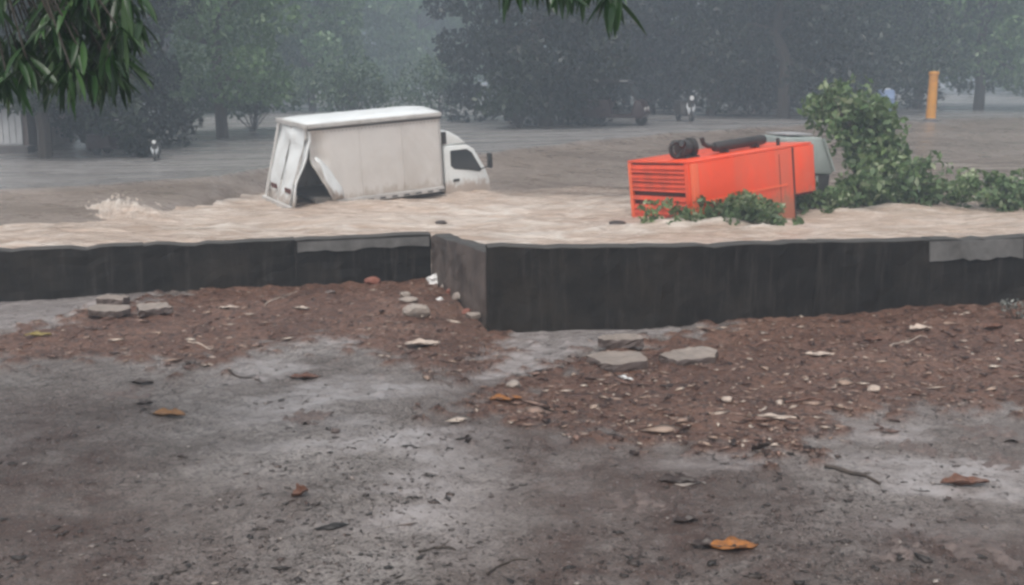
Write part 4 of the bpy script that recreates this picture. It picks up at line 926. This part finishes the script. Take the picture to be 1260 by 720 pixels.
LV = [(174, 471, 30, .35, 'leaf_dark', -6, 'dark narrow leaf on the concrete below the broken slabs', .9), (178, 499, 20, .4, 'leaf_dark', 22, 'small dark leaf just behind the ochre leaf', .9),
 (208, 513, 40, .55, 'leaf_ochre', -5, 'ochre crumpled leaf on the grey concrete left of centre', .6), (236, 451, 18, .7, 'leaf_dark', -30, 'dark curled leaf at the dirt edge below the slabs', 1.2),
 (376, 465, 36, .5, 'leaf_brown', 4, 'brown leaf on pale concrete beside the thin dark stick', .5), (371, 612, 26, .8, 'leaf_brown', -25, 'standing curled brown leaf alone on the open concrete', 1.3),
 (47, 417, 30, .5, 'leaf_yellow', 3, 'yellowish leaf at the puddle edge under the long wall', .4), (622, 496, 40, .5, 'leaf_orange', 4, 'bright orange leaf at the tip of the red dirt', .4),
 (835, 592, 50, .5, 'leaf_dark', -3, 'dark folded leaf below the red dirt', .8), (845, 642, 34, .45, 'leaf_dark', 18, 'dark narrow leaf above the large orange leaf', .9),
 (903, 675, 58, .5, 'leaf_orange', 4, 'large orange and dark leaf, the biggest on the concrete', .5), (872, 673, 40, .6, 'leaf_dark', -10, 'dark leaf tucked against the large orange leaf', .8),
 (1187, 595, 56, .4, 'leaf_brown', 3, 'reddish brown cupped leaf on the concrete', 1.0), (937, 560, 30, .5, 'leaf_dark', -50, 'dark upright curled leaf at the lower edge of the red dirt', 1.2),
 (1222, 408, 30, .4, 'leaf_brown', 25, 'brown leaf on the dirt near the small grey plant', .8), (1008, 441, 36, .4, 'pale_chip', 4, 'pale dry leaf on the red dirt below the wall', .4),
 (1133, 411, 30, .6, 'pale_chip', 15, 'pale pinkish dry leaf close to the wall', .7), (283, 382, 26, .4, 'pale_chip', 6, 'pale dry leaf on the dirt under the long wall', .4),
 (520, 429, 44, .5, 'pale_chip', 6, 'pale flaky leaf on the dirt below the largest stone', .5), (955, 522, 46, .3, 'pale_chip', -14, 'long pale dry leaf at the lower dirt edge', .3),
 (770, 469, 24, .35, 'plastic', -48, 'whitish narrow scrap of leaf in front of the broad slab', .5), (1075, 360 + 64, 22, .5, 'leaf_brown', 10, 'small brown leaf mid dirt under the wall', .6),
 (255, 453, 14, .5, 'pale_chip', 10, 'tiny pale leaf beside the dark curled leaf', .4), (222, 561, 18, .35, 'leaf_dark', -12, 'thin dark leaf on the concrete below the ochre leaf', .8),
 (372, 382, 20, .5, 'pale_chip', -12, 'short pale leaf on the dirt, middle of the long wall', .4), (575, 545, 12, .8, 'leaf_dark', 80, 'tiny dark standing leaf where the concrete darkens', 1.1)]
for i, (px, py, wpx, asp, mt, yaw, lab, curl) in enumerate(LV): dead_leaf(px, py, wpx, asp, mt, yaw, lab, i + 1, curl, tilt=-30 if 'standing' in lab or 'upright' in lab else 0, roll=25 if 'standing' in lab else 0)
def stick(px0, py0, px1, py1, r_, mat, label, seed, bow=.04):
    rnd = random.Random(seed); a, b2 = at(px0, py0, 0), at(px1, py1, 0); o_ = Vector(((a.x + b2.x) / 2, (a.y + b2.y) / 2, 0)); gz = ground_z(o_.x, o_.y); d = b2 - a; nn = Vector((-d.y, d.x, 0)).normalized()
    pts = [a.lerp(b2, t) - o_ + nn * (bow * math.sin(t * 3.14) + rnd.uniform(-.012, .012)) + Vector((0, 0, ground_z(*(a.lerp(b2, t))[:2]) - gz + r_ * .9)) for t in np.linspace(0, 1, 8)]
    mb = MB(); mb.tube(pts, [r_ * rnd.uniform(.7, 1.1) * (1 - .4 * k / 7) for k in range(8)], 7)
    q_ = pts[4]; mb.tube([q_, q_ + nn * .05 + d.normalized() * .06 + Vector((0, 0, .01))], [r_ * .5, r_ * .25], 5)
    o = mb.build('stick', M[mat], None, True); o.location = (o_.x, o_.y, gz); tag(o, label, 'stick', 'sticks in the yard')
stick(1015, 579, 1082, 597, .018, 'stick', 'curved dark stick on the concrete right of the red dirt', 1, .05)
stick(280, 461, 322, 470, .010, 'stick', 'thin dark stick beside the brown leaf', 2)
stick(232, 426, 262, 433, .010, 'pale_chip', 'pale twig on the dirt between slabs and concrete', 3)
stick(966, 498, 1012, 495, .012, 'redstick', 'straight reddish stick in the red dirt', 4, .01)
stick(915, 427, 960, 425, .010, 'redstick', 'reddish stick on the dirt close under the wall', 5, .01)
stick(600, 706, 650, 690, .008, 'stick', 'thin stick on the darker concrete near the bottom', 6)
stick(205, 715, 230, 704, .008, 'stick', 'short thin stick on the left concrete', 7)
stick(325, 376, 368, 362, .010, 'pale_chip', 'pale bent twig lying under the long wall', 8, .03)
stick(515, 680, 560, 676, .010, 'stick', 'dark knotted stick near the bottom middle', 9, .03)
stick(1095, 430, 1140, 418, .009, 'pale_chip', 'pale twig close under the wall beneath the leafy flood debris', 10)
for i, (px, py, wpx, mt) in enumerate([(556, 362, 18, 'brick'), (566, 372, 22, 'stone'), (574, 384, 16, 'brick'), (548, 356, 14, 'stone'), (582, 394, 20, 'stone')]):
    lab = ['red brick lump of rubble at the wall step, beside the white plastic', 'largest grey rubble lump along the worn wall step', 'red brick lump of rubble midway along the worn wall step', 'small grey rubble lump in the inner corner of the wall step', 'grey rubble lump at the outer corner of the wall step'][i]
    stone(px, py, wpx, .75, mt, lab, 90 + i, 'rubble', 'rubble_lump', .6)
# crumpled plastic by the wall step
p, wd = px_w(535, 350, 26); o = link('plastic_scrap', rock_mesh('plastic_scrap', wd * .5, wd * .34, wd * .26, 77, 3), M['plastic'])
for v_ in o.data.vertices: v_.co *= 1 + random.uniform(-.22, .22)
place(o, p, .02); o.rotation_euler = (0, R(-18), R(20)); tag(o, 'crumpled white plastic scrap at the foot of the wall step', 'scrap')
# small grey plant at the right end of the wall
p = at(1250, 394, 0); sp_ = empty('small_plant', (p.x, p.y, ground_z(p.x, p.y))); tag(sp_, 'small pale grey-leaved plant growing at the foot of the wall', 'plant')
mb = MB(); cs = []
for k in range(7):
    c = Vector((random.uniform(-.14, .14), random.uniform(-.08, .08), random.uniform(.06, .2))); branch_mesh(mb, (0, 0, 0), c, .005, .002, 3, .2); cs.append(c)
mb.build('stem', M['bark'], sp_); P, Fq = leaf_cloud(cs, [.07] * 7, 12, .055, 9)
link('leaves', mesh_np('leaves', P, Fq), foliage('leaf_greyish', [(.16, .17, .15), (.26, .27, .25), (.40, .41, .38)]), sp_)['kind'] = 'stuff'

def scatter(name, n_, pick, size, mat, label, cat, seed, flat=.25, aspect=(.35, 1)):
    r = np.random.default_rng(seed); V, Fc = [], []; off = 0; got = 0
    f_ = np.array([(0, 1, 2), (0, 2, 3), (0, 3, 4), (0, 4, 1), (5, 2, 1), (5, 3, 2), (5, 4, 3), (5, 1, 4)])
    while got < n_:
        px, py = r.uniform(-40, 1300), r.uniform(335, 740); q_ = at(px, py, 0)
        yy = float(np.interp(q_.x, wx, wy))
        if q_.y > yy - .03 or not pick(q_.x, q_.y, r): continue
        s_ = size[0] * np.exp(r.normal(0, size[1])); a = r.uniform(0, 6.28); asp = r.uniform(*aspect); h = s_ * flat * r.uniform(.6, 1.5)
        base = np.array([(0, 0, h), (1, .1, .25 * h / s_), (.1, 1, .3 * h / s_), (-1, -.1, .2 * h / s_), (-.1, -1, .3 * h / s_), (0, 0, -.3 * h)], float)
        base[1:5, :2] *= r.uniform(.7, 1.2, (4, 1)); base[:, 0] *= s_; base[:, 1] *= s_ * asp; base[1:5, 2] *= s_ * r.uniform(0, 2.5, 4)
        ca, sa = math.cos(a), math.sin(a); xy = base[:, :2] @ np.array([[ca, sa], [-sa, ca]])
        V.append(np.column_stack([xy[:, 0] + q_.x, xy[:, 1] + q_.y, base[:, 2] + ground_z(q_.x, q_.y) + .002])); Fc.append(f_ + off); off += 6; got += 1
    o = link(name, mesh_np(name, np.concatenate(V), np.concatenate(Fc)), mat); tag(o, label, cat, kind='stuff')
scatter('leaf_litter', 8000, lambda x, y, r: dirt_at(x, y) > r.uniform(.15, .9), (.024, .6), M['litter'], 'pale and brown chips of leaf and stone strewn over the red dirt', 'litter', 1, .10, (.15, .6))
scatter('grit', 15000, lambda x, y, r: dirt_at(x, y) < .3 and nz1(np.array([x]), np.array([y]))[0] + nz3(np.array([x]), np.array([y]))[0] > r.uniform(-2.6, 2.2), (.0068, .7), M['grit'], 'dark grit and crumbs scattered over the wet concrete', 'grit', 2, .12, (.2, .8))

# ------------------------------------------------------------------ rain haze filling the air
m = bpy.data.materials.new('rain_haze'); m.use_nodes = True; n = m.node_tree; n.nodes.clear()
pv = n.nodes.new('ShaderNodeVolumePrincipled'); pv.inputs['Color'].default_value = (.74, .86, 1.0, 1); pv.inputs['Density'].default_value = HAZE_DENSITY; pv.inputs['Anisotropy'].default_value = .2
ou = n.nodes.new('ShaderNodeOutputMaterial'); n.links.new(pv.outputs[0], ou.inputs['Volume'])
mb = MB(); mb.box(-240, 240, -75, 275, -4, 26); hz_ = mb.build('haze', m); tag(hz_, 'grey rain haze hanging over the whole place', 'haze', kind='stuff')
